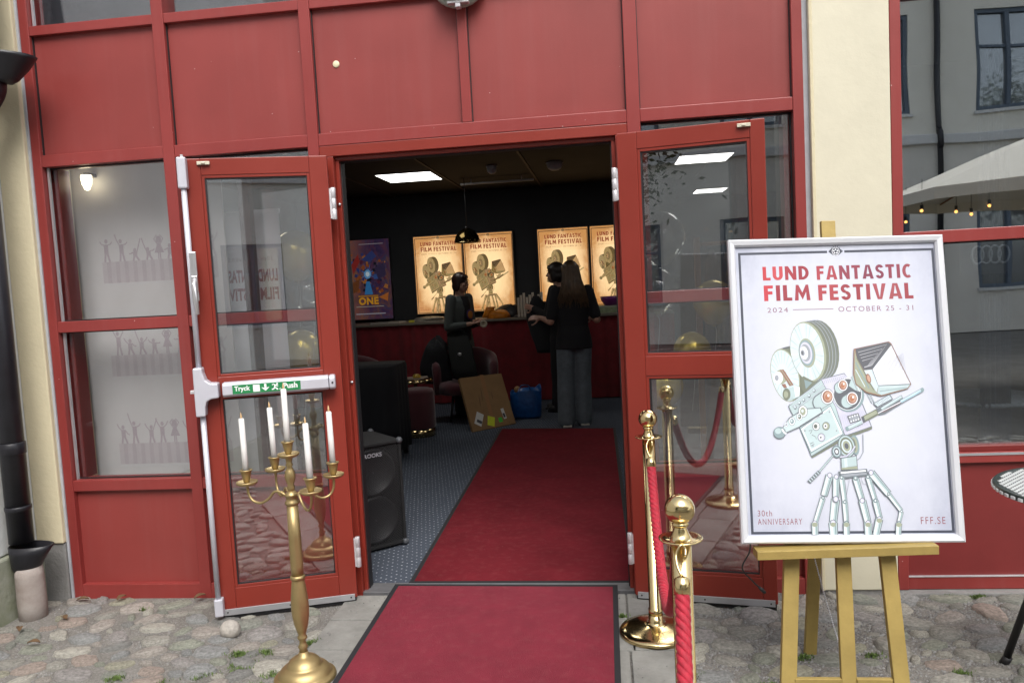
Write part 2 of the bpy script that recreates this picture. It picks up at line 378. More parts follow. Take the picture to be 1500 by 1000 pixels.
def cobble_mesh(seed):
    r = random.Random(seed); n = 12; asp = r.uniform(0.55, 0.85); out = []
    base = [1 + r.uniform(-0.20, 0.17) for _ in range(n)]; base = [(base[i-1]+2*base[i]+base[(i+1) % n])/4 + r.uniform(-.09,.09) for i in range(n)]
    rings = []
    for k, z in ((1.06, -0.9), (1.0, 0.15), (0.90, 0.74), (0.55, 0.98)):
        rings.append([(k*base[i]*math.cos(2*math.pi*i/n), k*base[i]*asp*math.sin(2*math.pi*i/n), z + (r.uniform(-.22,.18) if z > 0 else 0)) for i in range(n)])
    m = MB(); m.loft(rings, caps=False); m.smooth = True
    o = len(m.v); m.v.append((0, 0, 1.0 + r.uniform(-.1,.1)))
    for i in range(n): m.f.append([3*n+i, 3*n+(i+1) % n, o]); m.mi.append(0); m.sm.append(True)
    return m.mesh('cobblestone', STONE)
cobs = [cobble_mesh(k) for k in range(14)]
SLAB_X0, SLAB_X1 = -1.33, 0.27
def on_slab(x, y, g=0.0):
    edge = SLAB_X0 + 0.05*math.sin(y*9)
    return edge - g < x < SLAB_X1 + g and y > -2.6
blocked = [(-2.85, -0.24, 0.10), (-1.235, -0.83, 0.13), (0.16, -0.45, 0.165)]
def scatter(x0, x1, y0, y1, tries, r0, r1, seed):
    r = random.Random(seed); pts = []
    for k in range(tries):
        rad = r1 + (r0-r1)*(k/tries)**0.6
        rad *= r.uniform(0.85, 1.12)
        x, y = r.uniform(x0, x1), r.uniform(y0, y1)
        if on_slab(x, y, rad*0.75): continue
        if any((x-a)**2+(y-b)**2 < (rad*0.8+c)**2 for a, b, c in blocked[:1]): continue
        if all((x-a)**2+((y-b)*1.25)**2 > (rad+c)**2*0.80 for a, b, c in pts): pts.append((x, y, rad))
    return pts
vis = scatter(-2.93, -1.3, -0.93, -0.03, 5200, 0.030, 0.088, 3) + scatter(0.27, 2.05, -0.93, -0.03, 5200, 0.034, 0.092, 5)
vis = sorted(vis, key=lambda p: -p[2])[:300]
def put_stone(x, y, rad, r):
    return Matrix.Translation((x, y, GZ - 0.004)) @ Matrix.Rotation(r.gauss(0.2, 0.5), 4, 'Z') @ Matrix.Diagonal((rad*0.96, rad*0.86, r.uniform(0.009, 0.021) + rad*0.08, 1))
sr = random.Random(11)
for i, (x, y, rad) in enumerate(vis):
    o = bpy.data.objects.new('cobblestone', cobs[i % len(cobs)]); link(o, ground)
    M = put_stone(x, y, rad, sr); o.matrix_local = M @ Matrix.Rotation(sr.gauss(0, 0.06), 4, 'X')
far = scatter(-2.93, -1.3, -3.2, -0.95, 5000, 0.04, 0.09, 13) + scatter(0.27, 4.6, -3.2, -0.95, 8000, 0.04, 0.09, 15) + scatter(2.08, 4.6, -0.95, -0.03, 2500, 0.04, 0.09, 16)
fm = MB(); fm.smooth = True
for i, (x, y, rad) in enumerate(far):
    me = cobs[i % len(cobs)]; fm.smooth = True
    fm.add([v.co for v in me.vertices], [list(p.vertices) for p in me.polygons], put_stone(x, y, rad, sr))
o = part('cobblestone_field', fm, STONEJ, ground); o['kind'] = 'stuff'
# loose grit between the stones
gm = MB(); gr = random.Random(21)
grit_cols = [mat('grit_light', (0.31,0.305,0.295), 0.9), mat('grit_mid', (0.23,0.225,0.215), 0.9), mat('grit_dark', (0.16,0.155,0.15), 0.9)]
def grit(x, y, s):
    gm.cur = gr.choice((0, 0, 1, 1, 2)); q = [(gr.uniform(-.3,.3), gr.uniform(-.3,.3)) for _ in range(6)]
    vs = [(x+s*(1+q[0][0]), y, GZ+s*.2), (x, y+s*(1+q[1][0]), GZ+s*.1), (x-s*(1+q[2][0]), y+s*q[2][1], GZ+s*.2), (x, y-s*(1+q[3][0]), GZ+s*.15), (x+s*q[4][0], y+s*q[4][1], GZ+s*1.1), (x, y, GZ-s*.5)]
    gm.add(vs, [(0,1,4),(1,2,4),(2,3,4),(3,0,4),(1,0,5),(2,1,5),(3,2,5),(0,3,5)])
for _ in range(15000):
    x, y = gr.uniform(0.27, 2.2), gr.uniform(-1.15, -0.01)
    if mnoise.noise((x*4, y*4, 3)) > -0.28: grit(x, y, gr.uniform(0.0025, 0.0065))
for _ in range(5500):
    x, y = gr.uniform(-2.9, -1.3), gr.uniform(-1.15, -0.01)
    if mnoise.noise((x*3, y*3, 9)) > -0.05: grit(x, y, gr.uniform(0.002, 0.0045))
for _ in range(500):
    x, y = gr.uniform(-1.3, 0.3), gr.uniform(-1.1, -0.02); s = gr.uniform(0.002, 0.004)
    n0 = len(gm.v); grit(x, y, s)
    for i in range(n0, len(gm.v)): v = gm.v[i]; gm.v[i] = (v[0], v[1], v[2]+0.02)
grit_o = part('grit', gm, grit_cols, ground); grit_o['kind'] = 'stuff'
# moss and grass blades in the joints
MOSS = mat('moss', (0.11,0.17,0.04), 0.8, var=0.4, vscale=40)
mm = MB(); mr_ = random.Random(5)
tufts = [(-1.62,-0.62,.05,70),(-1.55,-0.72,.06,90),(-1.40,-0.78,.05,70),(-1.70,-0.80,.05,60),(-1.50,-0.60,.035,40),(-1.86,-0.86,.05,50),(-1.42,-0.90,.05,60),(-2.05,-0.83,.04,40),(-1.93,-0.13,.03,50),(-2.34,-0.16,.03,14),
         (0.72,-0.63,.035,40),(0.55,-0.85,.04,40),(0.31,-0.78,.03,30),(1.62,-0.06,.04,60),(1.50,-0.04,.03,30),(0.98,-0.62,.03,30),(0.02,-0.28,.02,40),(1.25,-0.75,.03,20),(-1.34,-0.52,.03,40)]
for x, y, rad, n in tufts:
    for _ in range(n*4):
        a, d = mr_.uniform(0, 6.28), rad*abs(mr_.gauss(0, 0.6)); px, py = x+d*math.cos(a), y+d*math.sin(a)*0.7
        h = mr_.uniform(0.006, 0.017); wd = mr_.uniform(0.002, 0.004); b = mr_.uniform(0, 6.28); lx, ly = math.cos(b), math.sin(b)
        z = GZ + 0.006 if px < SLAB_X0 or px > SLAB_X1 else GZ + 0.018
        mm.add([(px-ly*wd, py+lx*wd, z), (px+ly*wd, py-lx*wd, z), (px+lx*h*.5, py+ly*h*.5, z+h)], [(0,1,2)])
mo = part('moss', mm, MOSS, ground); mo['kind'] = 'stuff'
# concrete slabs before the door
PAV = mat('worn_concrete_slab', (0.25,0.245,0.225), 0.9, var=0.25, vscale=6, bump=0.55, bscale=55, detail=10)
px_ = [SLAB_X0, -0.87, -0.41, 0.045, SLAB_X1]
rows_ = [(-0.015,-0.30),(-0.30,-0.595),(-0.595,-0.94),(-0.94,-1.35),(-1.35,-1.8),(-1.8,-2.25)]
for j, (ya, yb) in enumerate(rows_):
    off = 0.0 if j % 2 == 0 else 0.018
    for i in range(4):
        xa, xb = px_[i] + (off if i else 0), px_[i+1] + (off if i < 3 else 0)
        jx = lambda: rnd.uniform(-.006, .006)
        poly = [(xa+.004+jx()*.4, yb+.004), (xb-.004, yb+.004+jx()*.4), (xb-.004+jx()*.4, ya-.004), (xa+.004, ya-.004+jx()*.4)]
        m = MB(); m.prism(poly, 0.03, Matrix.Translation((0, 0, GZ - 0.012 + rnd.uniform(-.001, .001))))
        part('paving_slab', m, PAV, ground, bevel=0.004)
# ================================================================= WHITE WALL, PILASTER, DOWNPIPE (left)
t = thing('courtyard_wall', 'rough white plastered wall with mossy plinth beside the black downpipe', 'wall', (-3.05, -1.5, 0))
part('plaster', MB().box(-3.30, -2.985, -6.0, -0.002, 0.30, 4.2), WHITEP, t, bevel=0.01)
PLI = mat('mossy_plinth', (0.36,0.36,0.31), 0.95, var=0.45, vscale=5, c2=(0.20,0.22,0.13), bump=0.5, bscale=40)
part('plinth', MB().box(-3.30, -2.962, -6.0, -0.004, -0.1, 0.297), PLI, t, bevel=0.012)
t = thing('pilaster', 'narrow cream pilaster on a grey plinth between white wall and red cinema front', 'pilaster', (-2.9, 0, 0))
part('shaft', MB().box(-2.984, -2.835, -0.03, 0.3, 0.285, 3.8), YEL, t, bevel=0.006)
part('plinth', MB().box(-2.984, -2.838, -0.018, 0.3, -0.1, 0.283), CONC, t, bevel=0.006)
part('mortar_joint', MB().box(-2.8348, -2.822, -0.006, 0.2, -0.05, 3.8), CAULK, t)
def pipe_ring(cx, cy, z0, z1, r): return MB().lathe([(r-.004, z0), (r, z0+.004), (r, z1-.004), (r-.004, z1)], 24, Matrix.Translation((cx, cy, 0)))
t = thing('downpipe', 'black metal downpipe with open gutter hopper ending in a clay foot', 'downpipe', (-2.90, -0.22, 0))
BLK = mat('black_pipe_paint', (0.013,0.013,0.017), 0.38, var=0.25, vscale=12, bump=0.1, bscale=60)
CLAY = mat('clay_pipe', (0.27,0.22,0.195), 0.85, var=0.3, vscale=9, bump=0.3, bscale=60, c2=(0.40,0.36,0.33))
dx, dy = -2.915, -0.215
p = part('pipe', MB().lathe([(0.0, 0.36), (0.056, 0.36), (0.056, 2.39), (0.0, 2.39)], 28, Matrix.Translation((dx, dy, 0))), BLK, t)
part('joint_collar', pipe_ring(dx, dy, 0.80, 0.86, 0.061), BLK, p); part('joint_collar', pipe_ring(dx, dy, 0.52, 0.545, 0.060), BLK, p)
m = MB(); n = 24; rings = []
for z, k, wl in ((0.222, .058, 0.0), (0.24, .064, 0.012), (0.30, .068, 0.05), (0.345, .070, 0.085), (0.345, .063, 0.082), (0.29, .06, 0.04)):
    rings.append([(dx + 0.012 + (k + (wl if math.cos(2*math.pi*i/n) > 0.2 else 0))*math.cos(2*math.pi*i/n), dy + k*math.sin(2*math.pi*i/n), z) for i in range(n)])
m.loft(rings, caps=True); part('foot_hopper', m, BLK, t)
m = MB(); m.lathe([(0.0, -0.06), (0.062, -0.06), (0.066, 0.05), (0.064, 0.19), (0.060, 0.235), (0.0, 0.235)], 28, Matrix.Translation((dx+0.028, dy-0.005, 0)))
part('clay_foot', m, CLAY, t)
m = MB(); m.tube(smoothpath([(dx, dy, 2.36), (dx, dy, 2.42), (dx+0.05, dy, 2.49), (dx+0.09, dy, 2.55), (dx+0.095, dy, 2.62)], 6), 0.058, 20)
part('swan_neck', m, BLK, t)
m = MB(); n = 20; rings = []
for z, k in ((2.585, .062), (2.60, .085), (2.65, .125), (2.69, .150), (2.705, .158), (2.705, .150), (2.66, .12), (2.61, .08)):
    rings.append([(dx + 0.105 + k*(1.35 if math.cos(2*math.pi*i/n) > 0 else 1.0)*math.cos(2*math.pi*i/n), dy + k*0.8*math.sin(2*math.pi*i/n), z + .02*math.cos(2*math.pi*i/n)*-1) for i in range(n)])
m.loft(rings); part('rain_hopper', m, BLK, t)
m = MB(); rings = []
for x in (-3.0, -2.90, -2.76):
    rings.append([(x, dy + 0.085*math.cos(math.pi + math.pi*i/12), 2.80 + 0.085*math.sin(math.pi + math.pi*i/12)) for i in range(13)] + [(x, dy + 0.078*math.cos(2*math.pi - math.pi*i/12), 2.80 + 0.078*math.sin(2*math.pi - math.pi*i/12)) for i in range(13)])
LEAD = mat('weathered_lead', (0.22,0.23,0.24), 0.5, 0.6, var=0.5, vscale=18)
m = MB(); m.tube(smoothpath([(dx-0.10, dy+.02, 2.75), (dx-0.02, dy+.02, 2.90), (dx+0.0, dy+.03, 3.3), (dx+0.0, dy+.03, 3.9)], 6), 0.075, 14); part('lead_flashing', m, LEAD, t)
m = MB(); m.tube([(dx+0.105, dy+.02, 2.78), (dx+0.075, dy+.03, 3.2), (dx+0.085, dy+.03, 3.9)], [0.02,0.028,0.03], 10); part('lead_flashing', m, BLK, t)
# ================================================================= CINEMA FRONT
Lx0, Lx1 = -2.822, -2.774; M1a, M1b = -2.124, -2.064; M2a, M2b = -1.383, -1.328; M3a, M3b = -0.622, -0.576; M4a, M4b = 0.142, 0.203; Ea, Eb = 0.880, 0.927
A0, A1, B0, B1, C0, C1, D0, D1 = 2.854, 2.901, 2.210, 2.269, 1.375, 1.431, 0.549, 0.606
front = thing('cinema_front', 'red painted cinema front of posts, panels and windows with open double doors', 'building front', (-0.6, 0, 0))
TOPZ = 3.75
def fbox(name, x0, x1, y0, y1, z0, z1, m=RED, bevel=0.003): return part(name, MB().box(x0, x1, y0, y1, z0, z1), m, front, bevel=bevel)
for x0, x1, z0 in ((Lx0, Lx1, -0.05), (M1a, M1b, -0.05), (M2a, M2b, -0.03), (M4a, M4b, -0.03), (Ea, Eb, -0.05)):
    fbox('post', x0, x1, 0.0, 0.125, z0, TOPZ)
fbox('post', M3a, M3b, 0.003, 0.10, B1, A0)
fbox('post', M3a, M3b, 0.003, 0.10, A1, TOPZ)
bays = [(Lx1, M1a), (M1b, M2a), (M2b, M4a), (M4b, Ea)]
for k, (xa, xb) in enumerate(bays):
    fbox('rail', xa, xb, 0.003, 0.118, B0, B1); fbox('rail', xa, xb, 0.003, 0.118, A0, A1); fbox('rail', xa, xb, 0.003, 0.118, 3.70, TOPZ)
for xa, xb in ((Lx1, M1a), (M1b, M2a), (M2b, M3a), (M3b, M4a), (M4b, Ea)):
    m = MB(); m.box(xa-.004, xb+.004, 0.030, 0.060, B1-.004, A0+.004); pn = part('panel', m, REDP, front)
    for gx in (xa, xb): pass
    part('gasket', MB().box(xa, xa+.004, 0.020, 0.031, B1, A0), GASKET, pn); part('gasket', MB().box(xb-.004, xb, 0.020, 0.031, B1, A0), GASKET, pn)
    part('pane', MB().box(xa-.004, xb+.004, 0.062, 0.068, A1-.004, 3.704), GLASS, front)
for k in (0, 1, 3):
    xa, xb = bays[k]
    fbox('rail', xa, xb, 0.003, 0.118, C0, C1); fbox('rail', xa, xb, 0.003, 0.118, D0, D1)
    fbox('rail', xa, xb, 0.002, 0.10, -0.05, 0.055)
    part('panel', MB().box(xa-.004, xb+.004, 0.032, 0.062, 0.050, D0+.004), REDP, front)
    for za, zb in ((C1, B0), (D1, C0)):
        pa = part('pane', MB().box(xa-.004, xb+.004, 0.055, 0.061, za-.004, zb+.004), GLASS, front)
        part('gasket', MB().box(xa, xa+.006, 0.044, 0.054, za, zb).box(xb-.006, xb, 0.044, 0.054, za, zb).box(xa+.006, xb-.006, 0.044, 0.054, zb-.006, zb).box(xa+.006, xb-.006, 0.044, 0.054, za, za+.006), GASKET, pa)
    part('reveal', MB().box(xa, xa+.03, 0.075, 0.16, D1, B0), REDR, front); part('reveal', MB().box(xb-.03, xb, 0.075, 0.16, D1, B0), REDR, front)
[part('glazing_bar', MB().box(Lx1+.004, Lx1+.014, 0.030, 0.043, a_, b_), ALU, front) for a_, b_ in ((D1, C0), (C1, B0), (A1, 3.7))]
part('caulk_strip', MB().box(0.928, 0.950, 0.010, 0.2, -0.05, TOPZ), CAULK, front)
m = MB().lathe([(0, 0), (0.0165, 0), (0.0165, .003), (0.014, .005), (0, .005)], 24, Matrix.Translation((-1.222, 0.030, 2.594)) @ Matrix.Rotation(R_(90), 4, 'X'))
part('cover_cap', m, mat('cream_plastic', (0.75,0.68,0.45), 0.5), front)
# door frame with stops
for xa, xb, xs in ((M2b, -1.262, (-1.262, -1.243)), (0.086, M4a, (0.067, 0.086))):
    fbox('jamb', xa, xb, 0.004, 0.112, -0.03, 2.158, REDD); fbox('jamb_stop', xs[0], xs[1], 0.030, 0.105, -0.03, 2.140, REDD)
fbox('head', M2b, M4a, 0.004, 0.112, 2.158, B0 - .001, REDD); fbox('head_stop', -1.262, 0.086, 0.030, 0.105, 2.139, 2.158, REDD)
part('seal', MB().box(-1.2428, -1.238, 0.05, 0.10, 0.005, 2.139).box(0.0622, 0.0668, 0.05, 0.10, 0.005, 2.139).box(-1.238, 0.0622, 0.05, 0.10, 2.134, 2.139), GASKET, front)
fbox('threshold', -1.262, 0.086, 0.0, 0.12, -0.04, 0.004, mat('threshold_metal', (0.25,0.25,0.26), 0.5, 0.6, var=0.2, vscale=10), 0.002)
[part('strike_cap', MB().lathe([(0,0),(.007,0),(.007,.006),(0,.008)], 12, Matrix.Translation((-1.252, 0.028, z_)) @ Matrix.Rotation(R_(90), 4, 'X')), ALU, front) for z_ in (1.06, 1.93)]
# --- door leaves, opened outwards; local x from the hinge, y into the leaf's back, z up
def leaf(Hx, Hy, Fx, Fy, label):
    u = Vector((Fx-Hx, Fy-Hy, 0)).normalized(); f = Vector((-u.y, u.x, 0))
    if f.y > 0: f = -f
    b = -f
    return Matrix(((u.x, b.x, 0, Hx), (u.y, b.y, 0, Hy), (0, 0, 1, 0), (0, 0, 0, 1)))
LW, LZ0, LZ1 = 0.636, 0.014, 2.149
def make_leaf(M, label, hs, fs):
    m = MB()
    for a in ((0, hs, LZ0, LZ1), (LW-fs, LW, LZ0, LZ1)): m.box(a[0], a[1], 0, .062, a[2], a[3], M)
    d = part('door', m, REDD, front, bevel=0.004, label=label)
    part('rail', MB().box(hs, LW-fs, .001, .061, 2.072, LZ1, M), REDD, d, bevel=.003)
    part('rail', MB().box(hs, LW-fs, .001, .061, 1.050, 1.142, M), REDD, d, bevel=.003)
    part('rail', MB().box(hs, LW-fs, .001, .061, LZ0, 0.132, M), REDD, d, bevel=.003)
    for za, zb in ((1.142, 2.072), (0.132, 1.050)):
        part('glazing_bead', MB().box(hs, hs+.013, .004, .02, za, zb, M).box(LW-fs-.013, LW-fs, .004, .02, za, zb, M).box(hs+.013, LW-fs-.013, .004, .02, zb-.013, zb, M).box(hs+.013, LW-fs-.013, .004, .02, za, za+.013, M), REDD, d, bevel=.002)
        part('gasket', MB().box(hs+.013, hs+.018, .008, .02, za+.013, zb-.013, M).box(LW-fs-.018, LW-fs-.013, .008, .02, za+.013, zb-.013, M).box(hs+.018, LW-fs-.018, .008, .02, zb-.018, zb-.013, M).box(hs+.018, LW-fs-.018, .008, .02, za+.013, za+.018, M), GASKET, d)
        part('pane', MB().box(hs+.002, LW-fs-.002, .022, .028, za+.002, zb-.002, M), GLASSD, d)
    part('kick_strip', MB().box(.012, LW-.012, -.006, -.0005, .004, .034, M), ALU, d, bevel=.001)
    [part('screw', MB().ball((x_,-.007,.019),.004,8,6,M), BLACK, d) for x_ in (.03, LW/2, LW-.03)]
    part('brush_seal', MB().box(.006, LW-.006, .004, .03, -.014, .012, M), GASKET, d)
    for z in (1.925, 0.235):
        part('hinge', MB().lathe([(0,z-.075),(.0115,z-.075),(.0125,z-.073),(.0125,z-.027),(.011,z-.025),(.0125,z-.023),(.0125,z+.023),(.011,z+.025),(.0125,z+.027),(.0125,z+.073),(.0115,z+.075),(0,z+.075)], 14, M @ Matrix.Translation((-.017, .012, 0))).box(-.015, .004, .004, .014, z-.07, z+.07, M), STEEL, d)
    xb = LW - .085
    part('strike_plate', MB().box(xb-.028, xb+.028, -.012, -.0005, 2.118, 2.134, M).box(xb-.008, xb+.008, -.02, -.012, 2.121, 2.131, M), mat('ivory_metal', (0.62,0.58,0.46), 0.5, .2), d, bevel=.002)
    return d
ML = leaf(-1.262, -0.085, -1.868, -0.275, '')
DL = make_leaf(ML, 'left red glazed door leaf with grey panic bar, folded open', .084, .070)
MR = leaf(0.088, -0.085, 0.706, -0.200, '')
DR = make_leaf(MR, 'right red glazed door leaf without bar, folded open', .090, .062)
# panic hardware on the left leaf
m = MB(); m.tube([ML @ Vector((LW+.004, -.026, .08)), ML @ Vector((LW+.004, -.026, 1.0))], .0125, 14); part('rod', m, SILVER, DL)
m = MB(); m.tube([ML @ Vector((LW+.004, -.026, 1.15)), ML @ Vector((LW+.004, -.026, 2.03))], .0125, 14); part('rod', m, SILVER, DL)
part('rod_guard', MB().box(LW-.016, LW+.024, -.048, -.001, 2.01, 2.150, ML), SILVER, DL, bevel=.006)
part('latch_tip', MB().box(LW-.004, LW+.006, -.036, -.02, 2.148, 2.162, ML), STEEL, DL)
part('rod_guard', MB().box(LW-.018, LW+.022, -.046, -.001, .016, .100, ML), SILVER, DL, bevel=.006)
prof = [(-.021,-.115),(.021,-.115),(.023,-.075),(.030,-.048),(.050,-.037),(.085,-.034),(.085,.034),(.050,.037),(.032,.052),(.022,.085),(.020,.110),(-.020,.110),(-.021,.0)]
m = MB(); m.prism([(LW+.006-x, 1.086+y) for x, y in prof], .062, ML @ Matrix(((1,0,0,0),(0,0,1,-.064),(0,1,0,0),(0,0,0,1)))); part('gearbox', m, SILVER, DL, bevel=.006)
part('end_lug', MB().box(LW+.026, LW+.046, -.05, -.03, 1.078, 1.094, ML), STEEL, DL, bevel=.002)
m = MB(); pr = [(-.008, 1.053), (-.060, 1.053), (-.072, 1.064), (-.072, 1.108), (-.058, 1.119), (-.008, 1.119)]
m.prism([(a, b) for a, b in pr], LW-.085-.075, ML @ Matrix(((0,0,1,.062),(1,0,0,0),(0,1,0,0),(0,0,0,1)))); part('push_bar', m, SILVER, DL, bevel=.003)
m = MB(); m.prism([(a*1.02, 1.086+(b-1.086)*1.03) for a, b in pr], .030, ML @ Matrix(((0,0,1,.030),(1,0,0,0),(0,1,0,0),(0,0,0,1)))); part('bar_end_cap', m, SILVER, DL, bevel=.008)
part('cap_screw', MB().ball((.044,-.0735,1.086),.005,10,6,ML), GASKET, DL)
LK = mat('chrome_satin', (0.68,0.67,0.68), 0.3, 0.8)
part('lock_plate', MB().box(LW-.028, LW+.002, -.052, -.040, 1.50, 1.725, ML), LK, DL, bevel=.004)
m = MB(); m.box(LW-.030, LW-.004, -.072, -.052, 1.545, 1.615, ML); m.tube([ML @ Vector(p) for p in ((LW-.018,-.062,1.60),(LW-.016,-.085,1.575),(LW-.020,-.088,1.50),(LW-.022,-.080,1.44))], [.011,.012,.011,.008], 10); part('lever', m, LK, DL, bevel=.003)
# green exit sign on the bar (proper, unmirrored frame: x to the picture's right)
u = Vector((ML[0][0], ML[1][0], 0)); fr = -Vector((ML[0][1], ML[1][1], 0))
So = ML @ Vector((.493, -.0726, 1.0655))
MS = Matrix(((-u.x, 0, fr.x, So.x), (-u.y, 0, fr.y, So.y), (0, 1, 0, So.z), (0, 0, 0, 1)))
G, Wh = (28, 128, 72), (238, 240, 238); a = Art(); sw, sh = .304, .042
a.poly([(0,0),(sw,0),(sw,sh),(0,sh)], G)
a.text('Tryck', .008, .006, .078, .036, Wh, 0.03); a.text('Push', .226, .010, .290, .036, Wh, 0.03)
a.poly([(.091,.005),(.121,.005),(.121,.037),(.091,.037)], Wh)
a.poly([(.146,.005),(.164,.022),(.156,.022),(.151,.018),(.151,.038),(.141,.038),(.141,.018),(.136,.022),(.128,.022)], Wh)
a.ell((.199,.034),.0045,.0045,Wh); a.line([(.176,.030),(.182,.034),(.190,.030),(.196,.026),(.203,.024)], .005, Wh); a.line([(.190,.030),(.187,.018),(.196,.014),(.200,.007)], .007, Wh); a.line([(.187,.018),(.182,.011),(.174,.010)], .006, Wh); a.line([(.205,.010),(.214,.010),(.214,.015)], .003, Wh)
place(a.mesh('exit_sign', inkmat), 'exit_sign', DL, MS)['label'] = 'green escape route sign reading Tryck and Push'
# --- bulkhead lamp above the doors
t = thing('bulkhead_lamp', 'oval bulkhead lamp with wire cage above the doors', 'lamp', (-0.60, 0, 2.86))
part('back_plate', MB().ball((-.60, -.02, 2.885), (.125, .03, .105), 28, 12), mat('grey_cast_metal', (0.30,0.31,0.27), 0.5, 0.5, var=.2, vscale=20), t)
part('diffuser', MB().ball((-.60, -.06, 2.892), (.098, .07, .082), 28, 14), mat('lamp_glass', (0.62,0.58,0.45), 0.35), t)
m = MB()
for k in (-.06, -.02, .02, .06):
    hh = .088*math.sqrt(max(0, 1-(k/.105)**2)); m.tube([(-.60+k, -.06-.076*math.sin(q)*math.sqrt(1-(k/.105)**2), 2.892+hh*math.cos(q)) for q in [math.pi*i/14 for i in range(15)]], .0025, 6)
for k in (-.045, 0, .045):
    hh = .104*math.sqrt(1-(k/.088)**2); m.tube([(-.60+hh*math.cos(q), -.06-.076*math.sin(q)*math.sqrt(1-(k/.088)**2), 2.892+k) for q in [math.pi*i/14 for i in range(15)]], .0025, 6)
part('cage', m, STEEL, t)
part('clasp', MB().box(-.65, -.55, -.07, -.035, 2.790, 2.802).box(-.612, -.588, -.075, -.035, 2.770, 2.789), STEEL, t, bevel=.003)
# ================================================================= CREAM PILLAR AND CAFE FRONT (right)
t = thing('pillar', 'smooth cream pillar behind the poster easel', 'pillar', (1.12, 0, 0))
part('shaft', MB().box(0.951, 1.292, -0.012, 0.25, 0.0, TOPZ), mat('cream_paint', (0.65,0.61,0.47), 0.6, var=.05, vscale=3, bump=.12, bscale=25), t, bevel=.006)
part('corner_bead', MB().box(0.951, 0.966, -0.018, -0.011, 0.002, TOPZ), YEL, t, bevel=.003)
part('footing', MB().box(0.952, 1.292, -0.004, 0.25, -0.1, -0.001), CONC, t)
cafe = thing('cafe_building', 'red framed window front of the neighbouring cafe', 'building', (2.2, 0, 0))
def cbox(name, x0, x1, y0, y1, z0, z1, m=RED, bevel=0.003): return part(name, MB().box(x0, x1, y0, y1, z0, z1), m, cafe, bevel=bevel)
cbox('post', 1.293, 1.339, -0.010, 0.12, 0.0, TOPZ); cbox('post', 3.30, 3.36, -0.010, 0.12, 0.0, TOPZ)
cbox('rail', 1.339, 3.30, -0.006, 0.11, 1.582, 1.637); cbox('rail', 1.339, 3.30, -0.006, 0.11, 2.665, 2.72); cbox('rail', 1.339, 3.30, -0.006, 0.11, 3.69, 3.745)
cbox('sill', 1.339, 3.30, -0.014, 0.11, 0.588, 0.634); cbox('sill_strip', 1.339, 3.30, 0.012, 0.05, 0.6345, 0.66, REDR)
part('sill_trim', MB().box(1.339, 3.30, -0.0165, -0.0145, 0.622, 0.633), ALU, cafe)
part('panel', MB().box(1.335, 3.304, 0.008, 0.06, 0.062, 0.589), mat('dark_red_panel', (0.19,0.026,0.025), 0.42, var=.15, vscale=1.5, bump=.05, bscale=150), cafe)
cbox('bottom_rail', 1.339, 3.30, -0.004, 0.10, 0.0, 0.058); part('drip_trim', MB().box(1.339, 3.30, -0.007, 0.007, 0.0585, 0.0625), STEEL, cafe)
part('kerb', MB().box(1.293, 6.0, -0.045, 0.2, -0.1, -0.002), CONC, cafe, bevel=.006)
for za, zb in ((0.660, 1.582), (1.637, 2.665), (2.72, 3.69)):
    pa = part('pane', MB().box(1.335, 3.304, 0.045, 0.051, za-.003, zb+.003), GLASSR, cafe)
    part('gasket', MB().box(1.339, 1.345, .034, .044, za, zb).box(1.345, 3.294, .034, .044, zb-.006, zb), GASKET, pa)
part('wall', MB().box(3.36, 9.0, -0.01, .3, 0.0, TOPZ), YEL, cafe)
# ================================================================= FESTIVAL POSTER (flat print, 0.70 x 1.00 m)
_src = [(1081,362.5),(1372.5,355),(1396,776),(1096,779)]; _dst = [(0,1.0),(.70,1.0),(.70,0),(0,0)]
_A = []; _b = []
for (x, y), (X, Y) in zip(_src, _dst):
    _A += [[x,y,1,0,0,0,-X*x,-X*y],[0,0,0,x,y,1,-Y*x,-Y*y]]; _b += [X, Y]
_h = np.linalg.solve(np.array(_A, float), np.array(_b, float))
def hm(x, y):
    d = _h[6]*x+_h[7]*y+1; return ((_h[0]*x+_h[1]*y+_h[2])/d, (_h[3]*x+_h[4]*y+_h[5])/d)
pa_ = lambda p: hm(1110+p[0]/4.762, 460+p[1]/4.762)      # drawing measured on three enlargements of the print
pb_ = lambda p: hm(1110+p[0]/5.0, 600+p[1]/5.0)
pc_ = lambda p: hm(1060+p[0]/4.1667, 330+p[1]/4.1667)
TEAL, TEALD, PALE, OLIVE, OLIVED, DARK, LAV, WHT, BRN, ORG, GRY, LINE = (184,202,204),(140,160,164),(206,220,226),(160,166,146),(120,126,112),(98,102,108),(204,204,222),(240,242,248),(150,112,98),(196,160,140),(156,162,170),(116,124,130)
MAROON, MAROOND, THIN, BORDER = (158,62,72),(140,74,84),(142,98,112),(66,70,82)
def hull(pts):
    P = sorted(set((round(x, 6), round(y, 6)) for x, y in pts)); cr = lambda o, a, b: (a[0]-o[0])*(b[1]-o[1])-(a[1]-o[1])*(b[0]-o[0])
    lo = []
    for p in P:
        while len(lo) > 1 and cr(lo[-2], lo[-1], p) <= 0: lo.pop()
        lo.append(p)
    up = []
    for p in reversed(P):
        while len(up) > 1 and cr(up[-2], up[-1], p) <= 0: up.pop()
        up.append(p)
    return lo[:-1]+up[:-1]
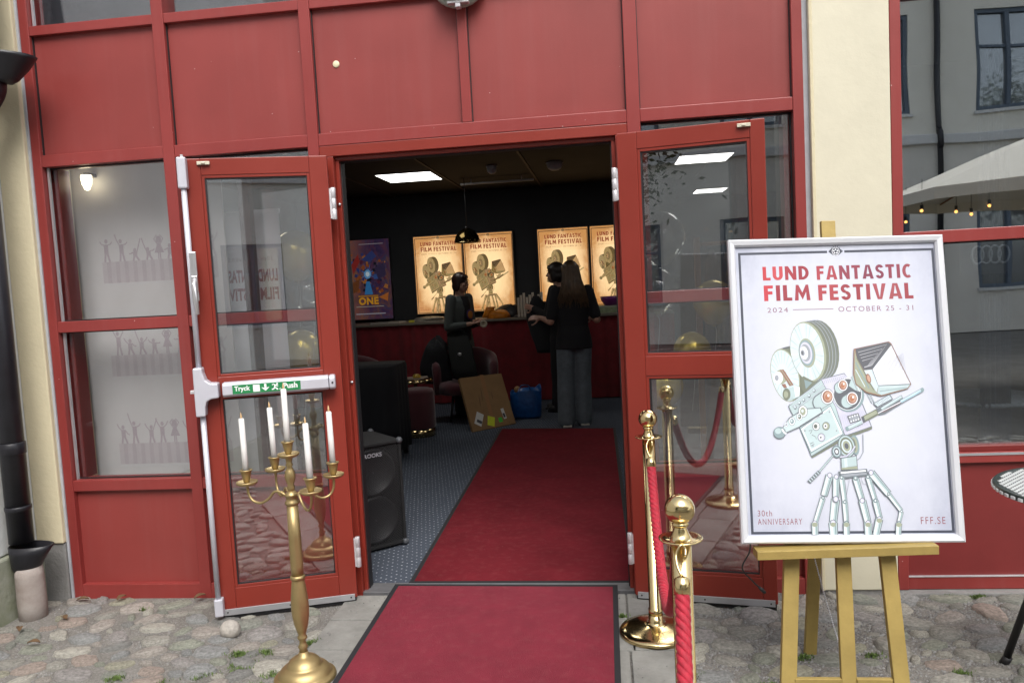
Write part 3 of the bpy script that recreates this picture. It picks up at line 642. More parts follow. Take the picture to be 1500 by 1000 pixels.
def festival_art(full=True):
    A = Art(); s = 0.7/300*1.0/4.762            # metres per unit of the first enlargement, about
    E_ = lambda c, rx, ry, k, rot=0: A.ell(c, rx, ry, k, R_(rot), 26, pa_)
    Pl = lambda pts, k: A.poly([pa_(p) for p in pts], k)
    Ln = lambda pts, wd, k: A.line([pa_(p) for p in pts], [x*.00049 for x in wd] if hasattr(wd, '__len__') else wd*0.00049, k)
    def El(c, rx, ry, rot, n=26):
        ca, sa = math.cos(R_(rot)), math.sin(R_(rot)); return [(c[0]+rx*math.cos(q)*ca-ry*math.sin(q)*sa, c[1]+rx*math.cos(q)*sa+ry*math.sin(q)*ca) for q in [2*math.pi*i/n for i in range(n)]]
    # border, emblem, lettering
    bt = [hm(1087,371), hm(1371.5,367), hm(1395,774), hm(1100,776)]
    x0, x1, y0, y1 = .0125, .696, .005, .980
    wl = .0085
    for r in ((x0,y1-wl,.326,y1),(.386,y1-wl,x1,y1),(x0,y0,x1,y0+wl),(x0,y0+wl,x0+wl,y1-wl),(x1-wl,y0+wl,x1,y1-wl)):
        A.poly([(r[0],r[1]),(r[2],r[1]),(r[2],r[3]),(r[0],r[3])], BORDER)
    ex, ey = .356, .977
    A.poly([(ex-.026,ey),(ex-.012,ey+.012),(ex,ey+.016),(ex+.012,ey+.012),(ex+.026,ey),(ex+.012,ey-.012),(ex,ey-.016),(ex-.012,ey-.012)], BORDER)
    A.ell((ex,ey),.0135,.0145,WHT); A.ell((ex,ey),.0115,.0125,BORDER)
    for q in range(5): A.ell((ex+.0068*math.sin(q*1.2566),ey+.0068*math.cos(q*1.2566)),.0029,.0029,WHT,n=10)
    for q in range(-3,4): A.line([(ex+.015*math.sin(q*.45),ey+.0165*math.cos(q*.45)),(ex+.021*math.sin(q*.45),ey+.0235*math.cos(q*.45))],[.003,.0005],BORDER)
    A.title('LUND', .0960, .8788, .2574, .9280, [(186,58,66),(190,72,78),(160,56,66),(150,52,64)]); A.title('FANTASTIC', .2850, .8768, .6155, .9262, [(166,66,76),(142,62,78),(128,56,76),(138,60,76),(148,70,80)])
    A.title('FILM', .0970, .8055, .2588, .8610, [(188,62,70),(150,50,62),(150,56,66),(156,60,70)]); A.title('FESTIVAL', .2870, .8035, .6154, .8590, [(168,70,76),(150,60,68),(152,64,72),(160,78,84),(150,62,70)])
    A.text('2024', .1058, .7645, .1780, .7815, THIN, .0, 1.25); A.line([(.1955,.7732),(.3361,.7730)], .0022, THIN)
    A.text('OCTOBER 25 - 31', .3534, .7625, .6115, .7805, THIN, .0, 1.25)
    A.text('30th', .0378, .0652, .0864, .0852, MAROOND, -.004, 1.2); A.text('ANNIVERSARY', .0370, .0370, .1874, .0571, MAROOND, -.004, 1.25)
    A.text('FFF.SE', .5862, .0345, .6680, .0580, MAROOND, -.004, 1.25)
    # ---- reels
    Pl(hull(El((205,420),97,186,-12)+El((262,398),97,182,-12)), OLIVED); Ln([(190,236),(246,226)], 10, DARK)
    Pl(El((205,420),97,186,-12), OLIVE); Pl(El((203,421),91,178,-12), PALE)
    for q in range(22):
        a = q*2*math.pi/22+.1; e = El((203,421),88,172,-12,44)[(q*2) % 44]; i_ = El((195,424),45,86,-12,44)[(q*2) % 44]; Ln([i_, e], [3, 7], TEAL)
    Pl(hull(El((365,257),122,210,-10)+El((455,243),122,206,-10)), OLIVED)
    for k in (22, 44, 66):
        e = El((365+k,257-k*.15),122,208,-10,40); Ln(e[30:40]+e[0:13], 5, GRY); e = El((365+k+9,257-k*.15),122,208,-10,40); Ln(e[30:40]+e[0:13], 4, LINE)
    Pl(El((365,257),122,210,-10), OLIVE); Pl(El((358,258),113,200,-10), PALE)
    for q in range(24):
        e = El((358,258),110,196,-10,48)[q*2]; i_ = El((356,262),58,102,-10,48)[q*2]; Ln([i_, e], [3, 8], TEAL if q % 3 else WHT)
    for rx, ry, cx, k in ((57,102,357,OLIVE),(50,90,352,TEALD),(42,76,350,LAV),(35,60,346,GRY),(27,46,336,WHT),(14,22,327,GRY),(8,13,325,DARK)): Pl(El((cx,266),rx,ry,-8), k)
    Pl(El((176,430),42,50,0), OLIVE); Pl(El((156,438),33,42,0), WHT); Pl(El((146,438),14,20,0), GRY)
    Pl([(168,384),(192,378),(262,486),(234,494)], BRN); Ln([(180,384),(248,488)], 5, OLIVE); Pl([(178,482),(205,478),(216,505),(196,508)], BRN)
    Pl([(200,510),(262,500),(305,500),(302,566),(262,584),(225,590)], TEAL); Pl([(264,502),(304,502),(300,560),(274,570)], WHT); Pl(El((212,550),27,40,0), OLIVED); Pl(El((208,552),15,24,0), OLIVE)
    Pl([(312,440),(330,425),(400,462),(440,455),(330,545),(312,520)], OLIVED); Pl([(335,450),(390,470),(345,515)], TEALD)
    # ---- body
    Pl([(222,632),(432,462),(455,445),(612,404),(632,432),(735,612),(797,772),(612,838),(375,980),(300,790),(232,660)], LINE)
    Pl([(228,634),(452,452),(548,640),(606,832),(378,972),(305,790)], TEAL); Pl([(455,450),(610,410),(650,452),(728,612),(790,770),(612,832),(552,640)], LAV)
    for k in range(12): Ln([(470+k*13, 452-k*3), (478+k*13, 478-k*3)], 2.5, GRY)
    for k in range(14): Ln([(585+k*15, 822-k*5), (565+k*13, 700-k*3)], 2, (186,186,206))
    Pl([(375,980),(612,838),(797,772),(797,788),(600,862),(385,986)], OLIVED)
    Pl([(300,786),(515,625),(602,822),(374,956)], TEALD); Pl([(308,788),(512,634),(594,820),(376,944)], WHT); Pl([(320,790),(508,648),(578,818),(378,926)], (190,208,210))
    for a_, b_ in (((232,622),(450,468)),((250,636),(470,486)),((270,650),(480,506))): Ln([a_, b_], 9, GRY); Ln([a_, b_], 4, PALE)
    for x, y in ((270,640),(330,590),(368,560),(402,525),(300,610)): Pl(El((x,y),9,13,0), LINE); Pl(El((x-2,y-2),6,9,0), PALE)
    # ---- turret and lenses
    Pl(El((640,556),107,116,0), TEALD); Pl(El((632,550),98,110,0), WHT); Pl(El((632,550),94,106,0), DARK)
    def lens(c, b, rx, ry):
        Pl(hull(El(c,rx,ry,0)+El(b,rx*.95,ry*.95,0)), LINE); Pl(hull(El((c[0]+2,c[1]),rx*.93,ry*.93,0)+El((b[0]+4,b[1]),rx*.88,ry*.88,0)), TEAL)
        Pl(El(c,rx,ry,0), LINE); Pl(El(c,rx*.92,ry*.92,0), WHT); Pl(El(c,rx*.76,ry*.78,0), BRN); Pl(El((c[0]+3,c[1]-2),rx*.58,ry*.62,0), ORG); Pl(El((c[0]-2,c[1]+3),rx*.34,ry*.38,0), (176,120,92)); Pl(El((c[0]+6,c[1]-8),rx*.16,ry*.18,0), WHT)
    lens((600,488),(572,506),36,42); lens((663,578),(622,602),42,47); lens((493,567),(432,606),46,54)
    Pl([(640,492),(676,405),(700,420),(722,534),(684,522)], TEAL); Ln([(660,430),(700,530)], 5, GRY); Ln([(672,415),(715,532)], 4, WHT)
    # ---- viewfinder arm
    Pl([(165,800),(225,712),(330,648),(445,640),(462,682),(300,778),(208,818)], LINE); Pl([(172,798),(228,718),(332,655),(440,646),(454,678),(298,770),(208,810)], (196,212,214)); Ln([(300,770),(458,672)], 5, DARK); Ln([(320,772),(440,700)], 3, GRY)
    for x, y, r, k in ((322,668,38,OLIVE),(298,704,24,OLIVED),(246,736,26,TEALD),(205,758,15,GRY)): Pl(El((x,y),r*.86,r*1.1,0), LINE); Pl(El((x,y),r*.76,r,0), WHT); Pl(El((x,y),r*.52,r*.72,0), k); Pl(El((x-3,y-3),r*.22,r*.3,0), PALE)
    Pl(El((160,815),43,42,0), LINE); Pl(El((159,813),39,38,0), TEALD); Pl(El((150,803),22,20,0), TEAL); Ln([(176,788),(190,812),(206,822)], 12, WHT)
    for x, y, r, k in ((412,770,26,WHT),(480,768,26,OLIVE),(447,846,26,LAV)): Pl(El((x,y),r,r*1.12,0), LINE); Pl(El((x,y),r*.86,r*.96,0), k); Pl(El((x-4,y),r*.5,r*.6,0), OLIVED if k == WHT else WHT); Pl(El((x-4,y),r*.25,r*.3,0), DARK)
    for pts in ([(362,800),(385,795),(372,820)],[(382,828),(408,842),(412,858)],[(368,890),(392,880)],[(372,905),(398,892)]): Ln(pts, 4, LINE)
    for x, y in ((334,800),(552,800),(388,905),(505,672)): Pl(El((x,y),5,6,0), GRY)
    # ---- grille, rods, plate
    Pl([(626,700),(704,678),(722,728),(646,752)], DARK); Pl([(634,706),(702,686),(714,722),(650,744)], GRY)
    for k in range(4): Pl([(638+k*17,704-k*5),(650+k*17,700-k*5),(648+k*17,716-k*5)], WHT); Pl([(648+k*17,744-k*5),(660+k*17,740-k*5),(652+k*17,726-k*5)], WHT)
    Ln([(618,790),(728,740)], 30, LINE); Ln([(620,788),(728,739)], 23, TEAL); Ln([(622,783),(726,734)], 7, PALE); Pl(El((625,786),11,15,0), TEALD)
    Pl([(722,706),(832,648),(846,688),(738,748)], OLIVED); Pl([(738,706),(826,660),(834,682),(744,730)], OLIVE); Pl([(724,710),(740,702),(752,738),(738,746)], DARK)
    Pl([(828,650),(1005,556),(1018,606),(888,684),(845,694)], LINE); Pl([(846,676),(1008,590),(1010,604),(886,674)], (120,108,112))
    Ln([(862,652),(1006,566)], 24, LINE); Ln([(862,651),(1004,566)], 17, TEAL); Ln([(864,646),(1002,562)], 5, PALE); Ln([(838,680),(1012,596)], 5, WHT)
    Ln([(996,602),(1146,520)], 26, LINE); Ln([(996,601),(1146,519)], 19, (170,200,212)); Ln([(998,596),(1144,515)], 6, PALE); Pl(El((1146,519),12,15,0), TEALD)
    for a_ in ((768,545,800,612),(786,545,818,612)): Ln([(a_[0],a_[1]),(a_[2],a_[3])], 8, LINE); Ln([(a_[0],a_[1]),(a_[2],a_[3])], 4, PALE)
    Pl([(806,612),(922,548),(944,582),(832,642)], LINE); Pl([(814,613),(918,556),(934,580),(836,634)], PALE)
    for k in range(11): Ln([(824+k*9,610-k*5),(836+k*9,630-k*5)], 2.5, GRY)
    # ---- matte box
    Pl([(678,238),(920,186),(938,200),(1070,482),(1044,514),(862,564),(760,540),(688,484),(672,420)], (150,120,104))
    Pl([(684,246),(694,290),(745,395),(832,542),(856,556),(764,532),(694,480),(680,420)], OLIVE); Ln([(690,330),(780,510)], 8, TEALD); Ln([(688,380),(752,500)], 6, PALE); Ln([(696,300),(810,520)], 5, OLIVED)
    Pl([(690,240),(915,192),(934,206),(802,378),(746,384),(698,296)], (98,100,106))
    for k in (0, 1, 2, 3):
        q = k*.2; f = lambda p: (p[0]+(752-p[0])*q, p[1]+(360-p[1])*q); Ln([f((708,262)), f((905,208)), f((800,352)), f((748,366))], 4, (188,190,196))
    Pl([(936,210),(1064,478),(842,490),(804,378)], (236,238,246))
    for k in range(24): Ln([(818+k*8.5,372-k*4.5),(846+k*8.5,478)], [2.6,.6], (176,178,188))
    Pl([(842,490),(1064,480),(1042,508),(862,556),(834,542)], TEAL); Ln([(850,502),(1048,494)], 6, PALE); Ln([(852,530),(1040,504)], 5, TEALD)
    Pl([(746,386),(802,380),(842,490),(830,538),(790,476)], PALE); Pl(El((776,442),16,34,-14), BRN); Pl(El((777,442),10,24,-14), ORG)
    Ln([(802,378),(842,490),(1064,480)], 4, LINE); Ln([(936,208),(802,378)], 5, LINE); Ln([(936,208),(1066,480)], 4, (150,120,104))
    # ---- head and legs
    B = lambda pts, k: A.poly([pb_(p) for p in pts], k); L2 = lambda pts, wd, k: A.line([pb_(p) for p in pts], [x*.00047 for x in wd] if hasattr(wd, '__len__') else wd*.00047, k)
    L2([(770,165),(771,290),(748,334),(716,356)], 7, GRY)
    for rx, ry, cx, k in ((30,72,712,TEALD),(22,58,708,OLIVE),(13,44,704,OLIVED)): B(El((cx,242),rx,ry,-8), k)
    for rx, ry, k in ((62,84,LINE),(56,76,TEAL),(46,64,OLIVED),(36,50,PALE),(26,38,OLIVE),(14,22,DARK)): B(El((650,250),rx,ry,-14), k)
    for rx, ry, k in ((36,46,LINE),(31,41,TEALD),(24,32,PALE),(18,26,DARK),(10,14,WHT)): B(El((578,290),rx,ry,-8), k)
    L2([(600,330),(650,322),(690,285),(712,250)], 16, LINE); L2([(600,330),(650,322),(690,285),(712,250)], 10, LAV)
    B([(606,336),(722,318),(730,418),(608,424)], LINE); B([(612,340),(718,324),(722,392),(614,406)], TEAL); B([(630,340),(652,336),(656,400),(634,404)], PALE); B([(612,406),(724,394),(728,414),(610,420)], OLIVE)
    L2([(552,318),(452,432)], 14, LINE); L2([(552,318),(452,432)], 8, TEAL); B([(442,424),(462,444),(386,518),(362,502)], LINE)
    for k in range(5): L2([(434-k*15,436+k*14),(450-k*15,452+k*14)], 6, PALE)
    B([(586,432),(794,412),(806,462),(642,484),(598,466)], LINE); B([(604,436),(784,420),(788,432),(606,448)], WHT); B([(606,454),(790,440),(794,452),(630,472)], GRY)
    for (q, k) in (((620,470),1),((668,484),1)): L2([q, (640,620)], 3, GRY)
    L2([(752,480),(765,520),(792,522)], 3, GRY)
    legs = [[((525,460),(482,604),46),((474,620),(416,800),32),((412,800),(414,884),42)], [((572,470),(566,622),42),((566,630),(546,800),52),((546,800),(550,884),54)], [((610,475),(630,650),34),((630,650),(640,800),34),((640,800),(640,884),40)],
            [((710,480),(756,640),40),((756,640),(795,800),46),((795,800),(796,884),48)], [((800,470),(850,640),34),((850,640),(880,770),38),((876,770),(850,884),44)], [((822,440),(946,592),46),((946,592),(1036,712),28),((1036,716),(1016,800),26),((1016,800),(1010,884),36)]]
    for lg in legs:
        for a_, b_, wd in lg:
            wd *= 1.3; L2([a_, b_], [wd, wd*.9], LINE); L2([a_, b_], [wd*.8, wd*.7], TEAL)
            d = Vector((b_[0]-a_[0], b_[1]-a_[1])); nn = Vector((-d.y, d.x)).normalized()*wd*.16
            L2([(a_[0]+nn.x, a_[1]+nn.y), (b_[0]+nn.x, b_[1]+nn.y)], wd*.26, WHT); L2([(a_[0]-nn.x*1.4, a_[1]-nn.y*1.4), (b_[0]-nn.x*1.4, b_[1]-nn.y*1.4)], wd*.14, TEALD)
        for a_, b_, wd in lg: B(El(a_, wd*.42, wd*.46, 0, 16), LINE); B(El(a_, wd*.32, wd*.36, 0, 16), LAV if wd > 40 else TEALD); B(El(a_, wd*.14, wd*.16, 0, 10), WHT)
        e = lg[-1][0]; B(El((e[0], e[1]+12), 20, 16, 0, 16), OLIVE)
    return A
FEST = festival_art()
def papermat(name, lit=None):
    """poster paper, mottled towards its edges; with lit: the film of a light box, its outward fading glow painted in"""
    m = bpy.data.materials.new(name); m.use_nodes = True; t = m.node_tree; b = t.nodes['Principled BSDF']; b.inputs['Roughness'].default_value = 0.4
    tc = t.nodes.new('ShaderNodeTexCoord'); n = t.nodes.new('ShaderNodeTexNoise'); n.inputs['Scale'].default_value = 9; n.inputs['Detail'].default_value = 9; n.inputs['Roughness'].default_value = .7
    t.links.new(tc.outputs['Generated'], n.inputs[0])
    sx = t.nodes.new('ShaderNodeSeparateXYZ'); t.links.new(tc.outputs['Generated'], sx.inputs[0])
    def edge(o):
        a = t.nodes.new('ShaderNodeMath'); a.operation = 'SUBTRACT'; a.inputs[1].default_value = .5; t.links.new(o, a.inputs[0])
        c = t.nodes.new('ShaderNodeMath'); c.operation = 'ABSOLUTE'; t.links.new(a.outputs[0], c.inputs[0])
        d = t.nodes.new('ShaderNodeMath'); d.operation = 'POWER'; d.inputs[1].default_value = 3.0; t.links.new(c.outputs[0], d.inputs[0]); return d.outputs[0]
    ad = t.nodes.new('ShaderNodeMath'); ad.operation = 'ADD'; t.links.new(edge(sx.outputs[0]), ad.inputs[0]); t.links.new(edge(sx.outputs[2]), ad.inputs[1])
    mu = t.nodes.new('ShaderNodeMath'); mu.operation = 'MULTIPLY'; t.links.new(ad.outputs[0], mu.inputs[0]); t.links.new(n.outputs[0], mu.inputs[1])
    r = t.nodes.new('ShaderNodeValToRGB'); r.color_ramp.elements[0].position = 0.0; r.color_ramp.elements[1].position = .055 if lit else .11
    c0, c1 = (srgb(212,215,226), srgb(176,180,196)) if not lit else ((1.0,.70,.36), (.50,.23,.07))  # lit: uneven backlight painted into the emission, bright centre to orange edges
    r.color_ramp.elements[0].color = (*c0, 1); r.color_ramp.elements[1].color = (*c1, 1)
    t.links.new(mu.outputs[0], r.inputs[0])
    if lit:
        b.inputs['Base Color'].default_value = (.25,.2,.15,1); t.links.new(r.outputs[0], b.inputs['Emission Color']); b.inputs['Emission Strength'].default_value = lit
        b.inputs['Roughness'].default_value = .25
    else: t.links.new(r.outputs[0], b.inputs['Base Color'])
    return m
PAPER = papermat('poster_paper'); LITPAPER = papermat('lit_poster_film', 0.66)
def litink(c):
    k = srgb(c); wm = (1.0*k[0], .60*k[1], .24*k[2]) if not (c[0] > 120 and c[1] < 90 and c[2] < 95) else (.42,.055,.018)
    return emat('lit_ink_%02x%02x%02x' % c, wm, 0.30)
# ================================================================= INSIDE: SHELL
def carpetmat():
    m = bpy.data.materials.new('dotted_carpet'); m.use_nodes = True; t = m.node_tree; b = t.nodes['Principled BSDF']; b.inputs['Roughness'].default_value = 1.0; b.inputs['Specular IOR Level'].default_value = .1
    tc = t.nodes.new('ShaderNodeTexCoord'); v = t.nodes.new('ShaderNodeTexVoronoi'); v.inputs['Scale'].default_value = 27; v.inputs['Randomness'].default_value = 0.12
    mp = t.nodes.new('ShaderNodeMapping'); mp.inputs['Rotation'].default_value = (0, 0, R_(32)); t.links.new(tc.outputs['Object'], mp.inputs[0]); t.links.new(mp.outputs[0], v.inputs[0])
    lt = t.nodes.new('ShaderNodeMath'); lt.operation = 'LESS_THAN'; lt.inputs[1].default_value = .135; t.links.new(v.outputs['Distance'], lt.inputs[0])
    n = t.nodes.new('ShaderNodeTexNoise'); n.inputs['Scale'].default_value = 260; t.links.new(tc.outputs['Object'], n.inputs[0])
    r = t.nodes.new('ShaderNodeValToRGB'); r.color_ramp.elements[0].color = (.035,.043,.058,1); r.color_ramp.elements[1].color = (.105,.12,.15,1); r.color_ramp.elements[0].position = .3; r.color_ramp.elements[1].position = .75; t.links.new(n.outputs[0], r.inputs[0])
    mx = t.nodes.new('ShaderNodeMix'); mx.data_type = 'RGBA'; t.links.new(lt.outputs[0], mx.inputs[0]); t.links.new(r.outputs[0], mx.inputs[6]); mx.inputs[7].default_value = (.36,.38,.42,1); t.links.new(mx.outputs[2], b.inputs['Base Color'])
    return m
CARP = carpetmat()
DWALL = mat('charcoal_wall', (.042,.045,.050), .85, var=.15, vscale=3)
struct('floor', MB().add([(-4.2,.04,0),(3.4,.04,0),(3.4,9.8,0),(-4.2,9.8,0)], [(0,1,2,3)]), CARP)
struct('ceiling', MB().box(-4.2, 3.4, .14, 9.8, 2.75, 2.80), mat('dark_ceiling', (.004,.0036,.0034), .8, var=.2, vscale=2))
struct('wall_back', MB().box(-4.2, .95, 6.9, 7.0, 0, 2.75), DWALL); struct('wall_left', MB().box(-4.3, -4.2, .12, 9.8, 0, 2.75), DWALL)
struct('wall_right', MB().box(3.4, 3.5, .12, 9.9, 0, 2.75), DWALL); struct('wall_step', MB().box(.95, 1.0, 6.9, 9.8, 0, 2.75), DWALL); struct('wall_far', MB().box(1.0, 3.4, 9.8, 9.9, 0, 2.75), DWALL)
struct('wall_upper', MB().box(-4.2, 3.4, .13, .16, 2.80, 3.8), mat('upper_dark', (.03,.035,.045), .6))
struct('wall_partition', MB().box(1.16, 1.20, .26, 1.7, 0, 2.75).box(1.20, 3.4, 1.70, 1.74, 0, 2.75), mat('cafe_wall', (.05,.045,.035), .8, var=.3, vscale=2))
WOODB = mat('ceiling_batten_wood', (.032,.014,.006), .6)
for x in (-2.75, -1.75, -.75, .25, 1.25):
    tag(part('ceiling_batten', MB().box(x-.012, x+.012, .2, 6.88, 2.738, 2.752), WOODB), 'thin brown batten running along the dark ceiling to the poster wall', 'batten', 'battens on the dark ceiling')
PANELW = emat('lit_ceiling_panel', (1.0,.97,.93), 3.2)
def ceil_light(x0, x1, y0, y1, lab):
    t = thing('ceiling_light', lab, 'ceiling light', ((x0+x1)/2, (y0+y1)/2, 2.72))
    part('frame', MB().box(x0-.012, x1+.012, y0-.012, y1+.012, 2.738, 2.7505), mat('panel_frame', (.3,.3,.3), .5), t); part('diffuser', MB().box(x0, x1, y0, y1, 2.7355, 2.7375), PANELW, t)
for lx, ly, lab in ((-.75, 2.1, 'added white light panel, out of view on the foyer ceiling just inside the doors'), (-3.0, 2.1, 'added white light panel, out of view on the foyer ceiling behind the left window'), (1.15, 2.3, 'added white light panel, out of view on the foyer ceiling beside the cafe partition')): ceil_light(lx-.3, lx+.3, ly-.3, ly+.3, lab)  # unseen panels, added to brighten the people and floor of the foyer
ceil_light(-2.40, -1.80, 4.72, 5.36, 'square white light panel shining over the seats inside the doorway'); ceil_light(.87, 1.43, 4.9, 5.5, 'white light panel seen through the right door leaf, nearer the doors'); ceil_light(1.47, 1.92, 8.5, 9.05, 'small white light panel seen through the right door leaf, deep in the room')
SM = mat('white_plastic', (.55,.55,.54), .5)
for x, y, r, lab in ((-.455, 4.77, .085, 'larger pale dome lamp on the dark ceiling, unlit'), (-1.12, 4.70, .055, 'small pale smoke detector on the dark ceiling')):
    t = thing('smoke_detector' if r < .06 else 'dome_lamp', lab, 'detector' if r < .06 else 'lamp', (x, y, 2.74))
    part('base', MB().lathe([(0,2.752),(r*1.08,2.752),(r*1.08,2.735),(0,2.735)], 24, Matrix.Translation((x,y,0))), SM, t); part('dome', MB().lathe([(r,2.735),(r*.97,2.71),(r*.8,2.685),(r*.45,2.668),(0,2.663)], 24, Matrix.Translation((x,y,0))), SM, t)
t = thing('track_rail', 'thin white spotlight track hung under the dark ceiling', 'track', (-1.2, 5.6, 2.7)); part('rail', MB().box(-1.62, -.75, 5.58, 5.61, 2.68, 2.70), SM, t); part('hanger', MB().box(-1.5, -1.49, 5.59, 5.60, 2.70, 2.752), SM, t); part('hanger', MB().box(-.9, -.89, 5.59, 5.60, 2.70, 2.752), SM, t)
# ================================================================= INSIDE: LIGHT BOXES
def lightbox(x0, z0, lab, wd=.665, ht=1.045):
    t = thing('poster_light_box', lab, 'light box', (x0+wd/2, 6.9, z0), group='lit festival posters on the back wall')
    FRM = mat('lightbox_frame', (.12,.11,.10), .4, .6)
    m = MB().box(x0-.012, x0, 6.83, 6.899, z0-.012, z0+ht+.012).box(x0+wd, x0+wd+.012, 6.83, 6.899, z0-.012, z0+ht+.012).box(x0, x0+wd, 6.83, 6.899, z0-.012, z0).box(x0, x0+wd, 6.83, 6.899, z0+ht, z0+ht+.012)
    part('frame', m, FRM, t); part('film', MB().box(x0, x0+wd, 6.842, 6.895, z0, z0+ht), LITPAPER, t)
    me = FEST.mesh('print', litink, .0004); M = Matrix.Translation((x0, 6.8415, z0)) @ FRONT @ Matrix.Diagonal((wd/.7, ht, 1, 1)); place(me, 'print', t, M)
    part('cover_glass', MB().box(x0, x0+wd, 6.822, 6.825, z0, z0+ht), MATS['box_glass'], t)
glassmat('box_glass', .04)
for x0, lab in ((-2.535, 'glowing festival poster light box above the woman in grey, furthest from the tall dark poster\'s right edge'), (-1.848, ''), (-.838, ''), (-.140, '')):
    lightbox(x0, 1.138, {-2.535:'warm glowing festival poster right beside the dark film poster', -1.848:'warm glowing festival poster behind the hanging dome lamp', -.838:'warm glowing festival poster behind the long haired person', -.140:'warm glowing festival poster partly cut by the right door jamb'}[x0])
# a dim film poster: a plain stand-in with a light burst, no figure
t = thing('film_poster', 'dark purple and orange film poster with gold letters ONE on the back wall', 'poster', (-3.2, 6.9, 1.09))
part('case', MB().box(-3.535, -2.875, 6.84, 6.899, 1.085, 2.20), mat('poster_case', (.03,.03,.035), .4), t, bevel=.004)
def burstmat():
    m = bpy.data.materials.new('dim_film_print'); m.use_nodes = True; tt = m.node_tree; b = tt.nodes['Principled BSDF']; b.inputs['Roughness'].default_value = .25; b.inputs['Base Color'].default_value = (.05,.04,.05,1)
    tc = tt.nodes.new('ShaderNodeTexCoord'); n = tt.nodes.new('ShaderNodeTexNoise'); n.inputs['Scale'].default_value = 5; n.inputs['Detail'].default_value = 8; n.inputs['Distortion'].default_value = 1.2; tt.links.new(tc.outputs['Generated'], n.inputs[0])
    sx = tt.nodes.new('ShaderNodeSeparateXYZ'); tt.links.new(tc.outputs['Generated'], sx.inputs[0])
    r = tt.nodes.new('ShaderNodeValToRGB'); cr = r.color_ramp; cr.elements[0].position = .30; cr.elements[0].color = (.012,.010,.028,1); cr.elements[1].position = .72; cr.elements[1].color = (.06,.03,.09,1)
    for p_, c_ in ((.42,(.05,.03,.10,1)),(.50,(.16,.04,.05,1)),(.56,(.03,.05,.13,1)),(.63,(.26,.10,.03,1))): e = cr.elements.new(p_); e.color = c_
    tt.links.new(n.outputs[0], r.inputs[0])
    gx = tt.nodes.new('ShaderNodeValToRGB'); gx.color_ramp.elements[0].color = (.42,.16,.04,1); gx.color_ramp.elements[1].color = (.03,.012,.05,1); gx.color_ramp.elements[1].position = .55; tt.links.new(sx.outputs[0], gx.inputs[0])
    mx = tt.nodes.new('ShaderNodeMix'); mx.data_type = 'RGBA'; mx.inputs[0].default_value = .5; tt.links.new(r.outputs[0], mx.inputs[6]); tt.links.new(gx.outputs[0], mx.inputs[7])
    tt.links.new(mx.outputs[2], b.inputs['Emission Color']); b.inputs['Emission Strength'].default_value = .20; return m
part('print', MB().box(-3.525, -2.885, 6.834, 6.839, 1.10, 2.19), burstmat(), t)
a = Art(); pw, ph = .64, 1.09
for q in range(16):
    an = q*math.pi/8; a.poly([(.32+.018*math.cos(an-.6), .62+.018*math.sin(an-.6)), (.32+.13*math.cos(an)*(1 if q % 2 else .6), .62+.17*math.sin(an)*(1 if q % 2 else .6)), (.32+.018*math.cos(an+.6), .62+.018*math.sin(an+.6))], (70,120,190))
_q = random.Random(17)
for _ in range(90):
    px2, py2 = .32+_q.gauss(0,.15), .62+_q.gauss(0,.17)
    if not (.03 < px2 < .61 and .36 < py2 < 1.0): continue
    s2 = _q.uniform(.012,.045); an = _q.uniform(0,6.28); a.poly([(px2+s2*_q.uniform(.5,1.2)*math.cos(an+j*1.57), py2+s2*_q.uniform(.5,1.2)*math.sin(an+j*1.57)) for j in range(4)], _q.choice(((150,80,40),(40,60,120),(22,22,34),(22,22,34),(90,40,60),(60,90,150),(176,112,56),(30,34,60))))
a.ell((.32,.62),.05,.062,(110,170,220)); a.ell((.32,.62),.028,.034,(220,240,250))
for pts, k in (([(.12,.62),(.22,.80),(.20,.90),(.10,.76)],(150,48,44)),([(.24,.82),(.40,.94),(.46,.86),(.36,.78)],(56,66,120)),([(.42,.70),(.56,.78),(.58,.60),(.47,.54)],(60,50,80)),([(.08,.50),(.20,.56),(.18,.40),(.10,.36)],(120,70,40)),([(.26,.34),(.38,.34),(.345,.52),(.295,.52)],(60,130,190)),([(.46,.30),(.60,.36),(.58,.24)],(190,110,50))): a.poly(pts, k)
a.text('ONE', .17, .20, .45, .305, (226,160,40), .05, 1.1); a.line([(.17,.32),(.45,.32)], .02, (190,130,40)); a.line([(.13,.175),(.52,.175)], .008, (190,180,160)); a.line([(.12,.075),(.54,.075)], .013, (170,170,180)); a.line([(.22,1.03),(.56,1.03)], .008, (170,165,170)); a.ell((.05,.88),.028,.036,(16,14,18))
place(a.mesh('lettering', lambda c: emat('film_ink_%02x%02x%02x' % c, srgb(c), .16)), 'lettering', t, Matrix.Translation((-3.525, 6.8335, 1.10)) @ FRONT)
# ================================================================= INSIDE: COUNTER
t = thing('counter', 'long counter with dark red pleated skirt below the lit posters', 'counter', (-1.3, 6.4, 0))
VEL = mat('dark_red_cloth', (.20,.010,.016), .9, var=.2, vscale=8, sheen=.3)
m = MB(); n = 620; rings = []
for z in (.015, .3, .7, .98, 1.025):
    rr = []
    for i in range(n+1):
        x = -4.1 + 4.95*i/n; ph_ = x*38 + 1.6*math.sin(x*3.1); am = .022*(1.0 - .45*z) * (.75+.25*math.sin(x*7))
        rr.append((x, 6.10 - am*math.sin(ph_) - .02*(1-z), z))
    rings.append(rr)
m.loft(rings, caps=False, closed=False); part('skirt', m, VEL, t)
part('top', MB().box(-4.1, .85, 6.07, 6.78, 1.027, 1.055), mat('counter_top', (.20,.17,.14), .5, var=.1), t, bevel=.004)
part('carcass', MB().box(-4.08, .83, 6.16, 6.78, 0, 1.026), BLACK, t)
CUP = glassmat('clear_plastic', .22, (.93,.93,.93))
